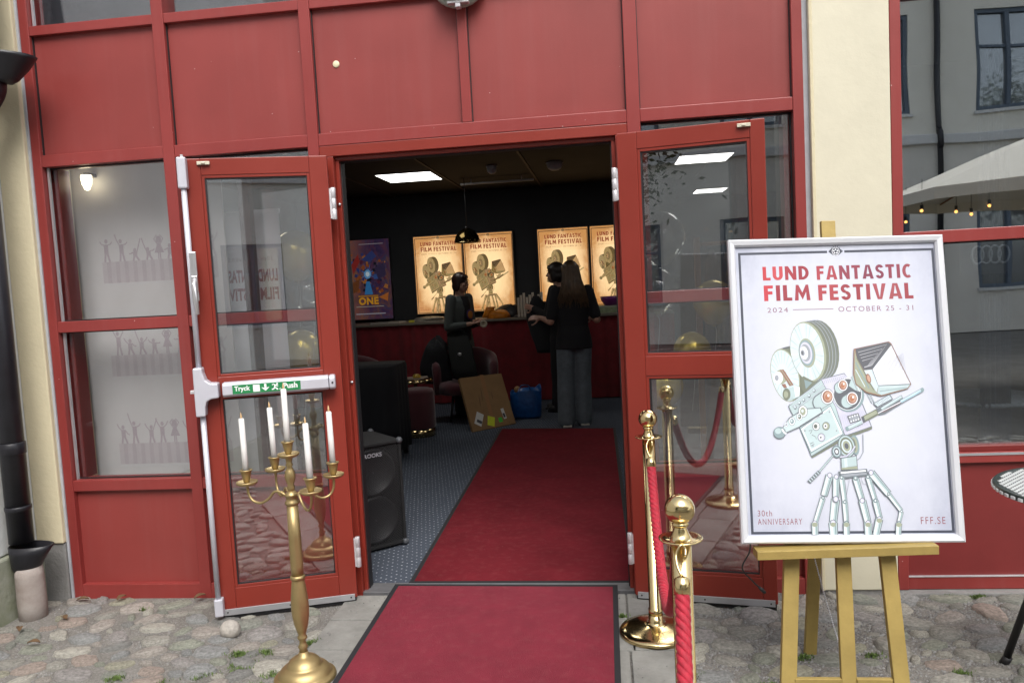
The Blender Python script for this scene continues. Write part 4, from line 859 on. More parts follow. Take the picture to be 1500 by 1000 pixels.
for k in range(9):
    x = -1.075 + k*.0375; hh = .27 + .03*((k*7) % 3 - 1)
    prof = []; z = 1.056
    while z < 1.056+hh: prof += [(.0135, z), (.0165, z+.012)]; z += .014
    m = MB(); m.lathe(prof, 14, Matrix.Translation((x, 6.2, 0))); tag(solo('cup_stack', m, mat('frosted_cup', (.62,.56,.48), .35, trans=0.0), '', '', loc=(x, 6.2, 1.056)), 'slim stack of pale plastic cups in the row on the counter', 'cup stack', 'cup stacks on the counter')
def lump(cx, cy, z0, rx, ry, h, seed, n=22, mrings=9, crump=.16):
    """a crumpled bag or cloth heap, flat below"""
    m = MB(); rings = []
    for j in range(mrings+1):
        t_ = j/mrings; zz = z0 + h*math.sin(t_*math.pi/2); k = max(.02, math.cos(t_*math.pi/2)**.55)
        rr = []
        for i in range(n):
            a_ = 2*math.pi*i/n; q = 1 + crump*2*mnoise.noise((math.cos(a_)*1.7+seed, math.sin(a_)*1.7, t_*2.5)) ; rr.append((cx+rx*k*q*math.cos(a_), cy+ry*k*q*math.sin(a_), zz + h*.25*mnoise.noise((math.cos(a_)*2+seed*3, math.sin(a_)*2, t_*3))*t_ if j else z0))
        rings.append(rr)
    return m.loft(rings)
ORB = mat('orange_plastic', (.62,.20,.012), .35, var=.15, vscale=14, bump=.4, bscale=12)
m = lump(-1.36, 6.28, 1.056, .17, .12, .10, 3); m.loft([[( -1.50+.06*math.cos(q)+k*.02, 6.26+.05*math.sin(q), 1.07+k*.045) for q in [2*math.pi*i/12 for i in range(12)]] for k in range(4)])
solo('carrier_bag', m, ORB, 'crumpled orange plastic bag lying on the counter', 'bag', loc=(-1.36,6.28,1.056))
solo('bag', lump(-1.20, 6.50, 1.056, .24, .13, .15, 8), mat('black_nylon', (.010,.010,.011), .5, bump=.3, bscale=20), 'black bag heaped behind the orange bag on the counter', 'bag', loc=(-1.2,6.5,1.056))
solo('cloth', lump(-1.02, 6.30, 1.056, .13, .09, .035, 5), mat('grey_cloth', (.12,.13,.15), .8), 'grey folded cloth beside the orange bag on the counter', 'cloth', loc=(-1.02,6.3,1.056))
solo('plastic_wrap', lump(-2.25, 6.30, 1.056, .24, .12, .06, 12, crump=.25), mat('clear_wrap', (.30,.27,.22), .2, var=.3, vscale=30, bump=.5, bscale=25), 'heap of wrinkled clear plastic wrap on the counter', 'wrapping', loc=(-2.25,6.3,1.056))
solo('yellow_note', MB().box(-2.50,-2.43,6.16,6.21,1.056,1.085), mat('yellow_paper', (.6,.55,.05), .6), 'small yellow packet on the counter near the plastic wrap', 'packet', bevel=.004, loc=(-2.46,6.18,1.056))
for k, (x, y, rz, c) in enumerate(((-2.9, 6.22, .2, (.35,.33,.30)), (-2.72, 6.3, -.3, (.5,.47,.42)), (-1.95, 6.25, .1, (.42,.38,.33)))):
    m = MB(); M = Matrix.Translation((x, y, 1.0565)) @ Matrix.Rotation(rz, 4, 'Z'); m.box(-.12,.12,-.08,.08,0,.012,M).box(-.115,.11,-.075,.082,.0125,.018,M)
    solo('paper_pile', m, mat('paper_%d' % k, c, .7), ['greyish paper pile at the dark end of the counter', 'cream paper pile beside the yellow packet on the counter', 'pale paper pile behind the woman in grey'][k], 'papers', loc=(x,y,1.0565))
m = MB(); m.lathe([(.075,1.0565),(.08,1.06),(.12,1.12),(.135,1.17),(.13,1.17),(.115,1.122),(.07,1.07),(0,1.07)], 24, Matrix.Translation((.09,6.35,0)) @ Matrix.Translation((0,0,.09)))
t = thing('purple_bowl', 'purple plastic bowl standing on small boxes at the counter end', 'bowl', (.09,6.35,1.15)); part('bowl', m, mat('purple_plastic', (.20,.02,.22), .35), t)
t = thing('snack_box', 'pale green box below the purple bowl on the counter', 'box', (.06,6.33,1.056)); part('carton', MB().box(-.10,.20,6.25,6.45,1.056,1.146), mat('mint_card', (.30,.36,.22), .6, var=.3, vscale=25), t, bevel=.004); part('lid_edge', MB().box(-.104,.204,6.246,6.249,1.128,1.145), mat('mint_lid', (.45,.48,.38), .6), t)
# pendant
t = thing('pendant_lamp', 'black and brass dome pendant lamp hanging before the lit posters', 'pendant lamp', (-1.565, 5.5, 2.02))
M = Matrix.Translation((-1.565, 5.5, 0)); part('shade', MB().lathe([(.012,2.165),(.05,2.155),(.10,2.125),(.135,2.075),(.15,2.025),(.152,2.0),(.146,2.0),(.13,2.07),(.095,2.117),(.03,2.15)], 32, M), mat('dark_brass', (.10,.07,.025), .12, .95), t)
part('cord', MB().tube([(-1.565,5.5,2.16),(-1.565,5.5,2.75)], .004, 8), BLACK, t); part('cap', MB().lathe([(0,2.19),(.016,2.188),(.018,2.16),(0,2.16)], 16, M), BLACK, t); part('rim', MB().tube([(-1.565+.149*math.cos(q), 5.5+.149*math.sin(q), 2.001) for q in [2*math.pi*i/36 for i in range(36)]], .005, 8, closed=True), BRASS, t)
# ================================================================= INSIDE: RUNNER, SPEAKER, SEATS
RUG2 = mat('dark_runner_pile', (.15,.015,.022), .95, var=.2, vscale=3, bump=.6, bscale=260, spec=.1, detail=10)  # darker red than the carpet outside the doors
RUG = mat('red_carpet_pile', (.20,.017,.033), .95, var=.15, vscale=5, bump=.6, bscale=260, sheen=.05, spec=.1, detail=10)
RUB = mat('black_rubber_edge', (.014,.014,.017), .75)
flecks(RUG, 42, .045, (.34,.20,.20)); flecks(RUG2, 30, .04, (.25,.16,.15))
def carpet(name, quad, z, lab, bw=.024, pm=None):
    q = [Vector((x, y, 0)) for x, y in quad]; c = sum(q, Vector())/4
    t = thing(name, lab, 'carpet', (c.x, c.y, z))
    def inset(d): 
        out = []
        for i in range(4):
            a, b, p = q[i-1], q[(i+1) % 4], q[i]; e1 = (a-p).normalized(); e2 = (b-p).normalized(); out.append(p+(e1+e2)*d)
        return out
    part('border', MB().prism([(p.x, p.y) for p in q], .004, Matrix.Translation((0,0,z))), RUB, t)
    i_ = inset(bw); n = 60; m = MB(); rows = []
    for j in range(n+1):
        a = i_[0].lerp(i_[3], j/n); b = i_[1].lerp(i_[2], j/n); row = []
        for k in range(21):
            p = a.lerp(b, k/20); ed = min(j, n-j, k*3, (20-k)*3)
            row.append((p.x, p.y, z + .0045 + (.004 if ed > 0 else 0) + (.0032*mnoise.noise((p.x*2.3, p.y*1.6, z*50+1)) + .0008*mnoise.noise((p.x*7, p.y*5, 4)) if ed else 0)))
        rows.append(row)
    m.loft(rows, caps=False, closed=False); part('pile', m, pm or RUG, t)
carpet('runner', [(-1.055,.112),(.100,.095),(.060,4.10),(-1.120,4.26)], .001, 'dark red runner laid inside the doorway on dotted carpet', pm=RUG2)
carpet('door_carpet', [(-1.085,-2.35),(-.005,-2.35),(.006,.052),(-1.118,.085)], .0065, 'bright red carpet with black rubber edge laid outside the doors')
# loudspeaker cabinet
P0 = Vector((-1.214,.717,0)); ux = Vector((-.186,-.166,0)).normalized(); uy = Vector((-ux.y*-1, -ux.x, 0)); uy = Vector((ux.y, -ux.x, 0)); uy = uy if uy.y > 0 else -uy
MSp = Matrix(((-ux.x, uy.x, 0, (P0+ux*.46).x), (-ux.y, uy.y, 0, (P0+ux*.46).y), (0,0,1,.004), (0,0,0,1)))     # x along the front to the visible corner, y to the back
t = thing('loudspeaker', 'tall black loudspeaker cabinet with two cones behind mesh inside the left jamb', 'loudspeaker', tuple(P0+ux*.23+uy*.2))
TOLEX = mat('speaker_carpet', (.010,.010,.011), .95, bump=.4, bscale=300, var=.2, vscale=60)
part('cabinet', MB().box(0,.46,.030,.40,.012,.628,MSp).box(0,.018,0,.030,.012,.628,MSp).box(.442,.46,0,.030,.012,.628,MSp).box(.018,.442,0,.030,.012,.03,MSp).box(.018,.442,0,.030,.61,.628,MSp), TOLEX, t, bevel=.004)
CONE = mat('speaker_cone', (.055,.055,.06), .5, bump=.1, bscale=40); 
for z in (.455,.175):
    Mc = MSp @ Matrix.Translation((.285,.03,z)) @ Matrix.Rotation(R_(90),4,'X')
    c = part('cone', MB().lathe([(.135,-.002),(.128,.006),(.118,.0),(.112,-.001),(.045,-.026)], 32, Mc), CONE, t); part('surround', MB().lathe([(.14,-.001),(.138,.008),(.122,.009),(.118,.002)], 32, Mc), mat('surround_rubber', (.035,.035,.038), .45), c); part('dust_cap', MB().lathe([(.046,-.025),(.035,-.008),(.018,.0),(0,.003)], 24, Mc), mat('dust_cap_grey', (.10,.10,.11), .35), c)
m = MB(); 
for k in range(-40, 60):      # expanded-metal mesh: two families of thin bars
    for sgn in (1,-1):
        x0 = k*.0155; pts = []
        a0 = (.018, .03) ; 
        xa, za, xb, zb = x0, .03, x0+sgn*.58, .61
        if xa < .018: f = (.018-xa)/(xb-xa) if xb != xa else 2; xa, za = .018, za+f*.58
        if xa > .442: f = (.442-xa)/(xb-xa); xa, za = .442, za+f*.58
        f = 1.0
        if xb > .442: zb = za+(.442-xa)/(x0+sgn*.58-xa)*(.61-za); xb = .442
        if xb < .018: zb = za+(.018-xa)/(x0+sgn*.58-xa)*(.61-za); xb = .018
        if za >= .605 or zb <= za or za < .0299: continue
        m.tube([MSp @ Vector((xa,.010,za)), MSp @ Vector((xb,.010,zb))], .0016, 4, caps=False)
part('grille', m, mat('grille_steel', (.016,.016,.018), .5), t)
m = MB()
for z in (.018,.622):
    for x in (.008,.452): m.ball((x,.006,z),.020,12,8,MSp).ball((x,.394,z),.020,12,8,MSp)
part('corner_guard', m, mat('grey_plastic', (.07,.075,.085), .5), t)
a = Art(); a.text('BROOKS', 0, 0, .13, .024, (150,150,156), .03); place(a.mesh('logo', inkmat), 'logo', t, MSp @ Matrix.Translation((.205,.0035,.548)) @ FRONT)
# black cloth table
t = thing('draped_table', 'side table fully draped in black cloth behind the loudspeaker', 'table', (-2.1,2.95,0)); BC = mat('black_cloth', (.010,.011,.014), .9, bump=.3, bscale=14)
m = MB(); n = 120; rings = []
for z in (.10,.35,.65,.82,.845,.85):
    rr = []
    for i in range(n):
        a_ = 2*math.pi*i/n; sx, sy = math.cos(a_), math.sin(a_); sq = (abs(sx)**6+abs(sy)**6)**(-1/6); k = 1 + (.045*math.sin(a_*17+math.sin(a_*3))*(1-z/.86)) - (.03 if z > .84 else 0)
        rr.append((-2.12+.33*sx*sq*k, 3.0+.30*sy*sq*k, z))
    rings.append(rr)
m.loft(rings); part('cloth', m, BC, t)
for x in (-2.38,-1.86):
    for y in (2.76,3.24): part('leg', MB().box(x-.02,x+.02,y-.02,y+.02,0,.12), BLACK, t)
VEL2 = mat('maroon_velvet', (.075,.010,.017), .85, sheen=.5, var=.15, vscale=6)
def armchair(x, y, rz, lab):
    t = thing('armchair', lab, 'armchair', (x,y,0), rz, 'maroon velvet chairs in the foyer')
    m = MB(); part('seat', m.lathe([(0,.30),(.29,.30),(.32,.32),(.325,.40),(.30,.435),(0,.445)], 32), VEL2, t, world=False)
    m = MB(); rings = []
    for j in range(25):
        a_ = R_(-20+220*j/24); r0, r1 = .29, .36; hz = .78 - .16*abs(j/12-1)**2.2
        c, s_ = math.cos(a_), math.sin(a_); rings.append([(r0*c,r0*s_,.30),(r1*c,r1*s_,.30),(r1*c*1.04,r1*s_*1.04,hz-.06),(r1*c*1.02,r1*s_*1.02,hz-.01),((r0+r1)/2*c,(r0+r1)/2*s_,hz+.01),(r0*c,r0*s_,hz-.015),(r0*c*.98,r0*s_*.98,hz-.06)])
    m.loft(rings); part('backrest', m, VEL2, t, world=False)
    for a_ in (45,135,225,315): c, s_ = math.cos(R_(a_)), math.sin(R_(a_)); part('leg', MB().tube([(.20*c,.20*s_,.31),(.27*c,.27*s_,0)], [.018,.010], 10), BLACK, t, world=False)
    return t
armchair(-1.58,4.95,R_(10),'maroon velvet armchair with a dark garment bag over it'); armchair(-2.75,4.55,R_(40),'maroon velvet armchair behind the black draped table')
t = thing('pouf', 'round maroon pouf with a gold base ring', 'pouf', (-1.925,4.05,0)); M = Matrix.Translation((-1.925,4.05,0))
part('cushion', MB().lathe([(0,.085),(.168,.085),(.172,.10),(.172,.44),(.160,.472),(.12,.485),(0,.487)], 36, M), VEL2, t); part('base_ring', MB().lathe([(0,0),(.163,0),(.163,.084),(0,.084)], 36, M), BRASS, t)
t = thing('side_table', 'small round brass rimmed side table behind the pouf', 'side table', (-2.03,4.42,0)); M = Matrix.Translation((-2.03,4.42,0))
part('top', MB().lathe([(0,.50),(.185,.50),(.19,.505),(.19,.54),(.182,.54),(.182,.525),(0,.525)], 36, M), BRASS, t); part('stem', MB().lathe([(0,.02),(.018,.02),(.018,.50),(0,.50)], 16, M), BRASS, t); part('foot', MB().lathe([(0,0),(.14,0),(.14,.01),(.02,.022),(0,.022)], 28, M), BRASS, t)
M = Matrix.Translation((-2.05,4.40,.5405)) @ Matrix.Rotation(.3,4,'Z'); solo('magazine', MB().box(-.14,.11,-.10,.09,0,.006,M).box(-.10,.16,-.08,.10,.0065,.011,M), mat('magazine_print', (.30,.24,.20), .4, var=.4, vscale=14), 'magazines lying on the brass side table', 'magazine', loc=(-2.05,4.40,.5405))
solo('wrapper', lump(-2.0,4.38,.552,.045,.03,.04,9,n=12,mrings=5), mat('yellow_wrapper', (.55,.35,.03), .4), 'crumpled yellow wrapper on the magazines', 'wrapper', loc=(-2.0,4.38,.552))
# garment bag over the armchair
m = MB(); path = [(-1.72,5.16,.98),(-1.66,5.02,.92),(-1.60,4.86,.74),(-1.56,4.76,.60),(-1.54,4.74,.50)]; rings = []
for k, p in enumerate(smoothpath(path,5)):
    wd = .085+.055*min(1,k/8); rings.append([(p.x+wd*math.cos(q)+.01*mnoise.noise((k*.4,q,2)), p.y+.05*math.sin(q), p.z+.03*math.sin(q)+.012*mnoise.noise((k*.5,q*2,5))) for q in [2*math.pi*i/16 for i in range(16)]])
t = thing('garment_bag', 'dark grey zipped bag slumped over the armchair in front of the woman', 'bag', (-1.55,4.7,.4)); part('body', m.loft(rings), mat('grey_nylon', (.008,.009,.0085), .8, spec=.2, bump=.3, bscale=16), t); part('badge', MB().ball((-1.605,4.80,.745),(.022,.008,.018),14,8), ALU, t)
m = lump(-1.90,4.98,.42,.16,.14,.46,31,crump=.2); solo('coat', m, BC, 'black coat heaped on the side of the armchair', 'coat', loc=(-1.90,4.98,.42))
# cardboard
t = thing('cardboard_box', 'flat cardboard box leaning, with white labels and yellow and green stickers', 'cardboard', (-1.18,4.3,0))
bl, br, tl, tr = Vector((-1.384,4.118,.004)), Vector((-.985,4.62,.004)), Vector((-1.562,4.46,.52)), Vector((-1.135,4.66,.560))
br = Vector((-.985,4.52,.006)); tr = br + (tl-bl)*.98; nn = (br-bl).cross(tl-bl).normalized(); nn = nn if nn.y < 0 else -nn
CB = mat('corrugated_card', (.27,.155,.065), .85, var=.12, vscale=6, bump=.15, bscale=30)
q = [bl,br,tr,tl]; m = MB(); m.add(q+[p-nn*.035 for p in q], [(0,1,2,3),(7,6,5,4),(0,4,5,1),(1,5,6,2),(2,6,7,3),(3,7,4,0)]); part('card', m, CB, t, bevel=.004)
ex_, ey_ = (br-bl), (tl-bl)
Mcb = Matrix(((ex_.x/.64, ey_.x/.64, nn.x, bl.x), (ex_.y/.64, ey_.y/.64, nn.y, bl.y), (ex_.z/.64, ey_.z/.64, nn.z, bl.z), (0,0,0,1)))    # 0.64 x 0.64 units on its face
a = Art(); a.line([(.31,.0),(.335,.64)], .055, (150,104,60)); 
def sticker(x, y, w_, h_, rot, k): a.poly([(x+dx_*math.cos(rot)-dy_*math.sin(rot), y+dx_*math.sin(rot)+dy_*math.cos(rot)) for dx_, dy_ in ((-w_/2,-h_/2),(w_/2,-h_/2),(w_/2,h_/2),(-w_/2,h_/2))], k)
sticker(.13,.13,.10,.15,-.55,(205,205,200)); sticker(.125,.10,.07,.035,-.55,(70,70,75)); sticker(.29,.08,.10,.11,-.35,(205,215,20)); sticker(.43,.075,.055,.055,.05,(60,190,50)); sticker(.50,.14,.045,.125,.1,(205,205,200)); sticker(.50,.12,.03,.05,.1,(60,60,66))
for x, y, s_ in ((.20,.30,.10),(.25,.36,.12),(.40,.36,.06)): 
    for k in range(3): a.line([(x,y-k*.018),(x+s_*.15,y+s_-k*.018)], .006, (110,78,44))
place(a.mesh('stickers', inkmat, .0005), 'stickers', t, Mcb)
# blue bag
m = MB(); rings = []
for z, wx, wy in ((.004,.15,.06),(.03,.165,.075),(.16,.170,.07),(.28,.172,.055),(.325,.170,.04),(.31,.163,.03),(.10,.15,.05)):
    rings.append([(-.90+wx*(abs(math.cos(q))**.6)*math.copysign(1,math.cos(q))+.012*mnoise.noise((q*2,z*9,1)), 4.86+wy*math.sin(q)+.014*mnoise.noise((q*3,z*9,7)), z + (.022*math.sin(q*3)+.03*math.cos(q) if z > .27 else 0)) for q in [2*math.pi*i/32 for i in range(32)]])
t = thing('shopping_bag', 'bright blue plastic carrier bag standing beside the cardboard', 'bag', (-.90,4.86,0)); part('sack', m.loft(rings), mat('blue_plastic', (.010,.085,.30), .3, var=.3, vscale=16, bump=.6, bscale=18), t); part('content', MB().ball((-.99,4.85,.315),(.04,.04,.045),12,8), mat('tan_bread', (.35,.20,.09), .7), t); part('handle', MB().tube(smoothpath([(-.96,4.80,.31),(-.94,4.79,.37),(-.86,4.79,.37),(-.84,4.80,.31)],5), .006, 6), MATS['blue_plastic'], t)
# ================================================================= PEOPLE
def capsule(m, p0, p1, r0, r1, n=14):
    p0, p1 = Vector(p0), Vector(p1); pts = []; rs = []; d = (p1-p0)
    if d.length < 1e-6: m.ball(p0, r0, n, 8); return
    u_ = d.normalized()
    for k in (-.999,-.8,-.45): pts.append(p0+u_*r0*k); rs.append(r0*math.sqrt(1-k*k))
    pts.append(p0); rs.append(r0); pts.append(p1); rs.append(r1)
    for k in (.45,.8,.999): pts.append(p1+u_*r1*k); rs.append(r1*math.sqrt(1-k*k))
    m.tube(pts, rs, n)
def chain(m, pts, rs):
    for i in range(len(pts)-1): capsule(m, pts[i], pts[i+1], rs[i], rs[i+1])
def torso(m, secs, n=24, lean=(0,0)):
    m.loft([[(cx+rx*math.cos(q), cy+ry*math.sin(q), z) for q in [2*math.pi*i/n for i in range(n)]] for z, cx, cy, rx, ry in secs])
def fuse(name, m, mtl, parent, voxel=.008, sm=6):
    """melt the overlapping volumes into one continuous skin"""
    me = m.mesh(name, mtl); o = bpy.data.objects.new(name, me); col.objects.link(o)
    a_ = o.modifiers.new('r','REMESH'); a_.mode = 'VOXEL'; a_.voxel_size = voxel; a_.use_smooth_shade = True
    b_ = o.modifiers.new('s','SMOOTH'); b_.iterations = sm; b_.factor = .5
    dg = bpy.context.evaluated_depsgraph_get(); me2 = bpy.data.meshes.new_from_object(o.evaluated_get(dg)); bpy.data.objects.remove(o)
    me2.name = name
    if not me2.materials: me2.materials.append(mtl)
    for p in me2.polygons: p.use_smooth = True; p.material_index = 0
    o = bpy.data.objects.new(name, me2); return link(o, parent)
def hand(m, wrist, dirv, palm_n, curl=.5, s=1.0, thumb=1):
    """palm and five bent fingers; dirv: wrist to knuckles, palm_n: the way the palm faces"""
    d = Vector(dirv).normalized(); pn = Vector(palm_n); pn = (pn - d*pn.dot(d)).normalized(); sd = d.cross(pn)*thumb; W_ = Vector(wrist)
    for k in (-.024,-.008,.008,.024): capsule(m, W_+d*.015+sd*k*.7, W_+d*.085*s+sd*k*s, .013, .011, 8)
    for k, L_ in ((.028,.070),(.009,.080),(-.010,.074),(-.028,.058)):
        p = W_+d*.088*s+sd*k*s; dd = d.copy(); 
        for j, f in enumerate((.45,.32,.23)):
            ang = curl*(.6+.5*j); dd = (dd*math.cos(ang*.6)+pn*math.sin(ang*.6)).normalized(); q_ = p+dd*L_*f*s; capsule(m, p, q_, .0088-.0008*j, .0082-.0009*j, 8); p = q_
    p = W_+d*.03*s+sd*.026*s; 
    for f, v in ((.042, d*.6+sd*.75+pn*.25), (.032, d*.85+sd*.35+pn*.4), (.024, d*.95+pn*.35)): q_ = p+v.normalized()*f*s; capsule(m, p, q_, .0105, .0092, 8); p = q_
SKIN = mat('skin', (.44,.25,.18), .5, var=.08, vscale=20)
def person(label, loc, rz, H, armL, armR, shirt, trousers, sleeve, hairf, shoe, lean=0.0, wide=1.0, head_turn=0.0, cardigan=None, feet=((-.10,.0),(.10,.03)), hcurl=.5):
    """faces local +Y. arm: (elbow, wrist, hand direction, palm normal)"""
    t = thing('person', label, 'person', loc, rz); k = H/1.70
    V = lambda x, y, z: Vector((x*k, y*k, z*k))
    sh = {-1: V(-.165,lean*.9,1.385), 1: V(.165,lean*.9,1.385)}; hip = {-1: V(-.085,0,.88), 1: V(.085,0,.88)}
    ank = {-1: Vector((feet[0][0], feet[0][1], .075)), 1: Vector((feet[1][0], feet[1][1], .075))}
    arms = {-1: armL, 1: armR}; hc = V(0,.035+lean*1.05,1.575)
    MH = Matrix.Translation(hc) @ Matrix.Rotation(head_turn,4,'Z')
    m = MB(); m.ball((0,-.008*k,.012*k),(.075*k,.092*k,.102*k),20,14,MH); m.ball((0,.028*k,-.055*k),(.056*k,.062*k,.062*k),16,10,MH); m.ball((0,.060*k,-.085*k),(.028*k,.026*k,.022*k),10,8,MH)
    capsule(m, MH @ V(0,.084,.004), MH @ V(0,.104,-.028), .009*k, .013*k, 8); capsule(m, MH @ V(-.02,.086,-.062), MH @ V(.02,.086,-.062), .010*k, .010*k, 8)
    for s_ in (-1,1): m.ball((s_*.076*k,-.006*k,-.012*k),(.010*k,.020*k,.032*k),8,8,MH); m.ball((s_*.035*k,.070*k,-.03*k),(.02*k,.018*k,.02*k),8,6,MH)
    capsule(m, V(0,lean*.95-.005,1.36), V(0,.015+lean,1.51), .056*k, .052*k)
    T = [(.84*k,0,0,.150*k*wide,.098*k),(.93*k,0,-.005,.155*k*wide,.102*k),(1.03*k,0,lean*.2,.132*k*wide,.090*k),(1.15*k,0,lean*.5,.140*k*wide,.098*k),(1.27*k,0,lean*.75,.158*k*wide,.108*k),(1.36*k,0,lean*.9,.150*k,.088*k),(1.42*k,0,lean*.95,.085*k,.062*k)]
    torso(m, T)
    for s_ in (-1,1):
        el, wr, hd, pn = [Vector(p) for p in arms[s_]]; chain(m, [sh[s_], el, wr], [.048*k,.038*k,.025*k]); hand(m, wr, hd, pn, hcurl, k, -s_)
        kn = (hip[s_]+ank[s_])/2 + V(0,.025,.01); chain(m, [hip[s_], kn, ank[s_]], [.082*k,.055*k,.036*k])
    fuse('body', m, SKIN, t, .0065, 4)
    eye = mat('eye_dark', (.02,.015,.012), .2)
    e = MB(); 
    for s_ in (-1,1): e.ball((s_*.031*k,.081*k,.002*k),(.011*k,.007*k,.006*k),8,6,MH).ball((s_*.032*k,.083*k,.024*k),(.018*k,.006*k,.004*k),8,6,MH)
    part('eyes', e, eye, t, world=False); part('lips', MB().ball((0,.093*k,-.060*k),(.020*k,.007*k,.006*k),10,6,MH), mat('lips', (.30,.09,.08), .45), t, world=False)
    # clothes
    m = MB(); torso(m, [(z, cx, cy, rx+.016*k, ry+.016*k) for z, cx, cy, rx, ry in [(.80*k,0,0,.168*k*wide,.112*k)]+T[1:]])
    for s_ in (-1,1):
        el, wr = Vector(arms[s_][0]), Vector(arms[s_][1]); capsule(m, sh[s_], sh[s_].lerp(el, min(1,sleeve)), .062*k, (.060 if sleeve <= 1 else .05)*k)
        if sleeve > 1: capsule(m, el, el.lerp(wr, sleeve-1), .048*k, .038*k)
    fuse('cardigan' if cardigan else 'shirt', m, shirt, t, .010, 5)
    m = MB(); torso(m, [(.80*k,0,0,.150*k*wide,.105*k),(.88*k,0,0,.168*k*wide,.114*k),(.95*k,0,0,.160*k*wide,.110*k)])
    for s_ in (-1,1): kn = (hip[s_]+ank[s_])/2 + V(0,.02,.01); chain(m, [hip[s_]+V(0,0,-.04), kn, ank[s_]-Vector((0,0,.01))], [.100*k,.088*k,.090*k])
    fuse('trousers', m, trousers, t, .011, 5)
    for s_ in (-1,1):
        m = MB(); a_ = ank[s_]; capsule(m, (a_.x,a_.y-.035,.045), (a_.x+.012*s_,a_.y+.13,.036), .042, .036); m.box(a_.x-.046,a_.x+.046,a_.y-.075,a_.y+.165,0,.022)
        fuse('shoe', m, shoe, t, .008, 4)
    hairf(t, MH, k); return t
def hair_long(t, MH, k):
    m = MB(); m.ball((0,-.014*k,.026*k),(.088*k,.103*k,.100*k),20,14,MH)
    rings = []
    for j in range(14):
        f = j/13; z = (.06-.37*f)*k; w_ = (.086+.052*f*f)*k; y = (-.045-.075*min(1,f*1.8)+.01*f)*k
        rings.append([(w_*math.cos(q)*(1+.10*mnoise.noise((q*4,f*3,1))), y+(.050-.012*f)*k*math.sin(q)*(1+.25*mnoise.noise((q*5,f*4,6))), z+(.03*k*mnoise.noise((q*3,1,1)) if j == 13 else 0)) for q in [2*math.pi*i/28 for i in range(28)]])
    m.loft(rings, M=MH); o = fuse('hair', m, mat('brown_hair', (.085,.048,.022), .45, var=.5, vscale=18), t, .008, 2)
    s = MB(); hr = random.Random(3)
    for _ in range(150):
        a_ = hr.uniform(math.pi*.95, math.pi*2.05); x = math.cos(a_)*.098*k; y = -.05*k+math.sin(a_)*.070*k; L_ = hr.uniform(.30,.42)
        s.tube([MH @ Vector((x*.8,y*.9,.07*k)), MH @ Vector((x*1.0,y-.03*k,-.08*k)), MH @ Vector((x*1.25+hr.uniform(-.01,.01),y-.058*k,-.19*k)), MH @ Vector((x*1.38+hr.uniform(-.03,.03),y-.05*k,.05*k-L_*k))], [.004,.0055,.005,.0015], 5, caps=False)
    part('hair_strands', s, MATS['brown_hair'], o, world=False)
def hair_bob(tone, tail=True):
    def f(t, MH, k):
        m = MB(); m.ball((0,-.016*k,.030*k),(.088*k,.102*k,.098*k),20,14,MH); m.ball((0,-.05*k,-.04*k),(.080*k,.062*k,.085*k),16,10,MH)
        for s_ in (-1,1): m.ball((s_*.068*k,-.008*k,-.03*k),(.022*k,.045*k,.075*k),10,8,MH)
        m.ball((0,.062*k,.062*k),(.062*k,.028*k,.034*k),12,8,MH)
        if tail: capsule(m, MH @ Vector((0,-.09*k,-.08*k)), MH @ Vector((0,-.115*k,-.15*k)), .022*k, .010*k)
        fuse('hair', m, mat('hair_%d' % int(tone[0]*1000), tone, .4, var=.4, vscale=22), t, .007, 3)
    return f
# woman in grey cardigan: faces the picture's right and a little towards the door
g = person('woman in grey cardigan and dark shirt holding a roll of tape by the counter', (-1.66,5.28,0), R_(-118), 1.655,
       ((-.24,-.02,1.03),(-.10,.20,1.055),(.7,.5,.1),(.2,.1,1)), ((.24,0,1.03),(.10,.22,1.06),(-.7,.5,.1),(-.2,.1,1)), mat('grey_knit', (.085,.10,.095), .9, bump=.4, bscale=80), mat('dark_trousers', (.02,.021,.024), .8), 1.75, hair_bob((.028,.010,.007)), BLACK, cardigan=True, hcurl=.8)
m = MB(); torso(m, [(.86,0,.035,.085,.092),(1.0,0,.035,.082,.090),(1.15,0,.035,.085,.098),(1.28,0,.035,.088,.102),(1.375,0,.03,.075,.078)]); sh_ = fuse('dark_shirt', m, mat('black_tee', (.012,.011,.014), .85), g, .01, 4)
Mlg = Matrix.Translation((0,.142,1.16)) @ Matrix(((-1,0,0,0),(0,0,1,0),(0,1,0,0),(0,0,0,1)))
m = MB(); m.lathe([(0,0),(.062,0),(.060,.004),(0,.004)], 24, Mlg); part('shirt_badge', m, mat('violet_ink', (.06,.03,.12), .7), g, world=False)
m = MB(); m.lathe([(.036,.004),(.045,.004),(.045,.007),(.036,.007)], 24, Mlg)
for q in range(5): m.ball((.020*math.cos(q*1.2566),.020*math.sin(q*1.2566),.005),(.011,.011,.003),10,6,Mlg)
part('shirt_emblem', m, mat('orange_ink', (.45,.17,.02), .7), g, world=False)
part('glasses', MB().tube([(-.034+.022*math.cos(q), .128+0*q, 1.535+.016*math.sin(q)) for q in [2*math.pi*i/14 for i in range(14)]], .0018, 5, closed=True).tube([(.034+.022*math.cos(q), .128, 1.535+.016*math.sin(q)) for q in [2*math.pi*i/14 for i in range(14)]], .0018, 5, closed=True), BLACK, g, world=False)
wp = Matrix.Translation((-1.66,5.28,0)) @ Matrix.Rotation(R_(-118),4,'Z') @ Vector((0,.33,1.05))
Mt = Matrix.Translation(wp) @ Matrix.Rotation(R_(80),4,'X') @ Matrix.Rotation(R_(10),4,'Y')
solo('tape_roll', MB().lathe([(.022,-.012),(.042,-.012),(.042,.012),(.022,.012),(.022,-.012)], 28, Mt), mat('cream_tape', (.55,.48,.36), .4), 'roll of pale tape held in both hands of the woman in grey', 'tape', loc=tuple(wp))
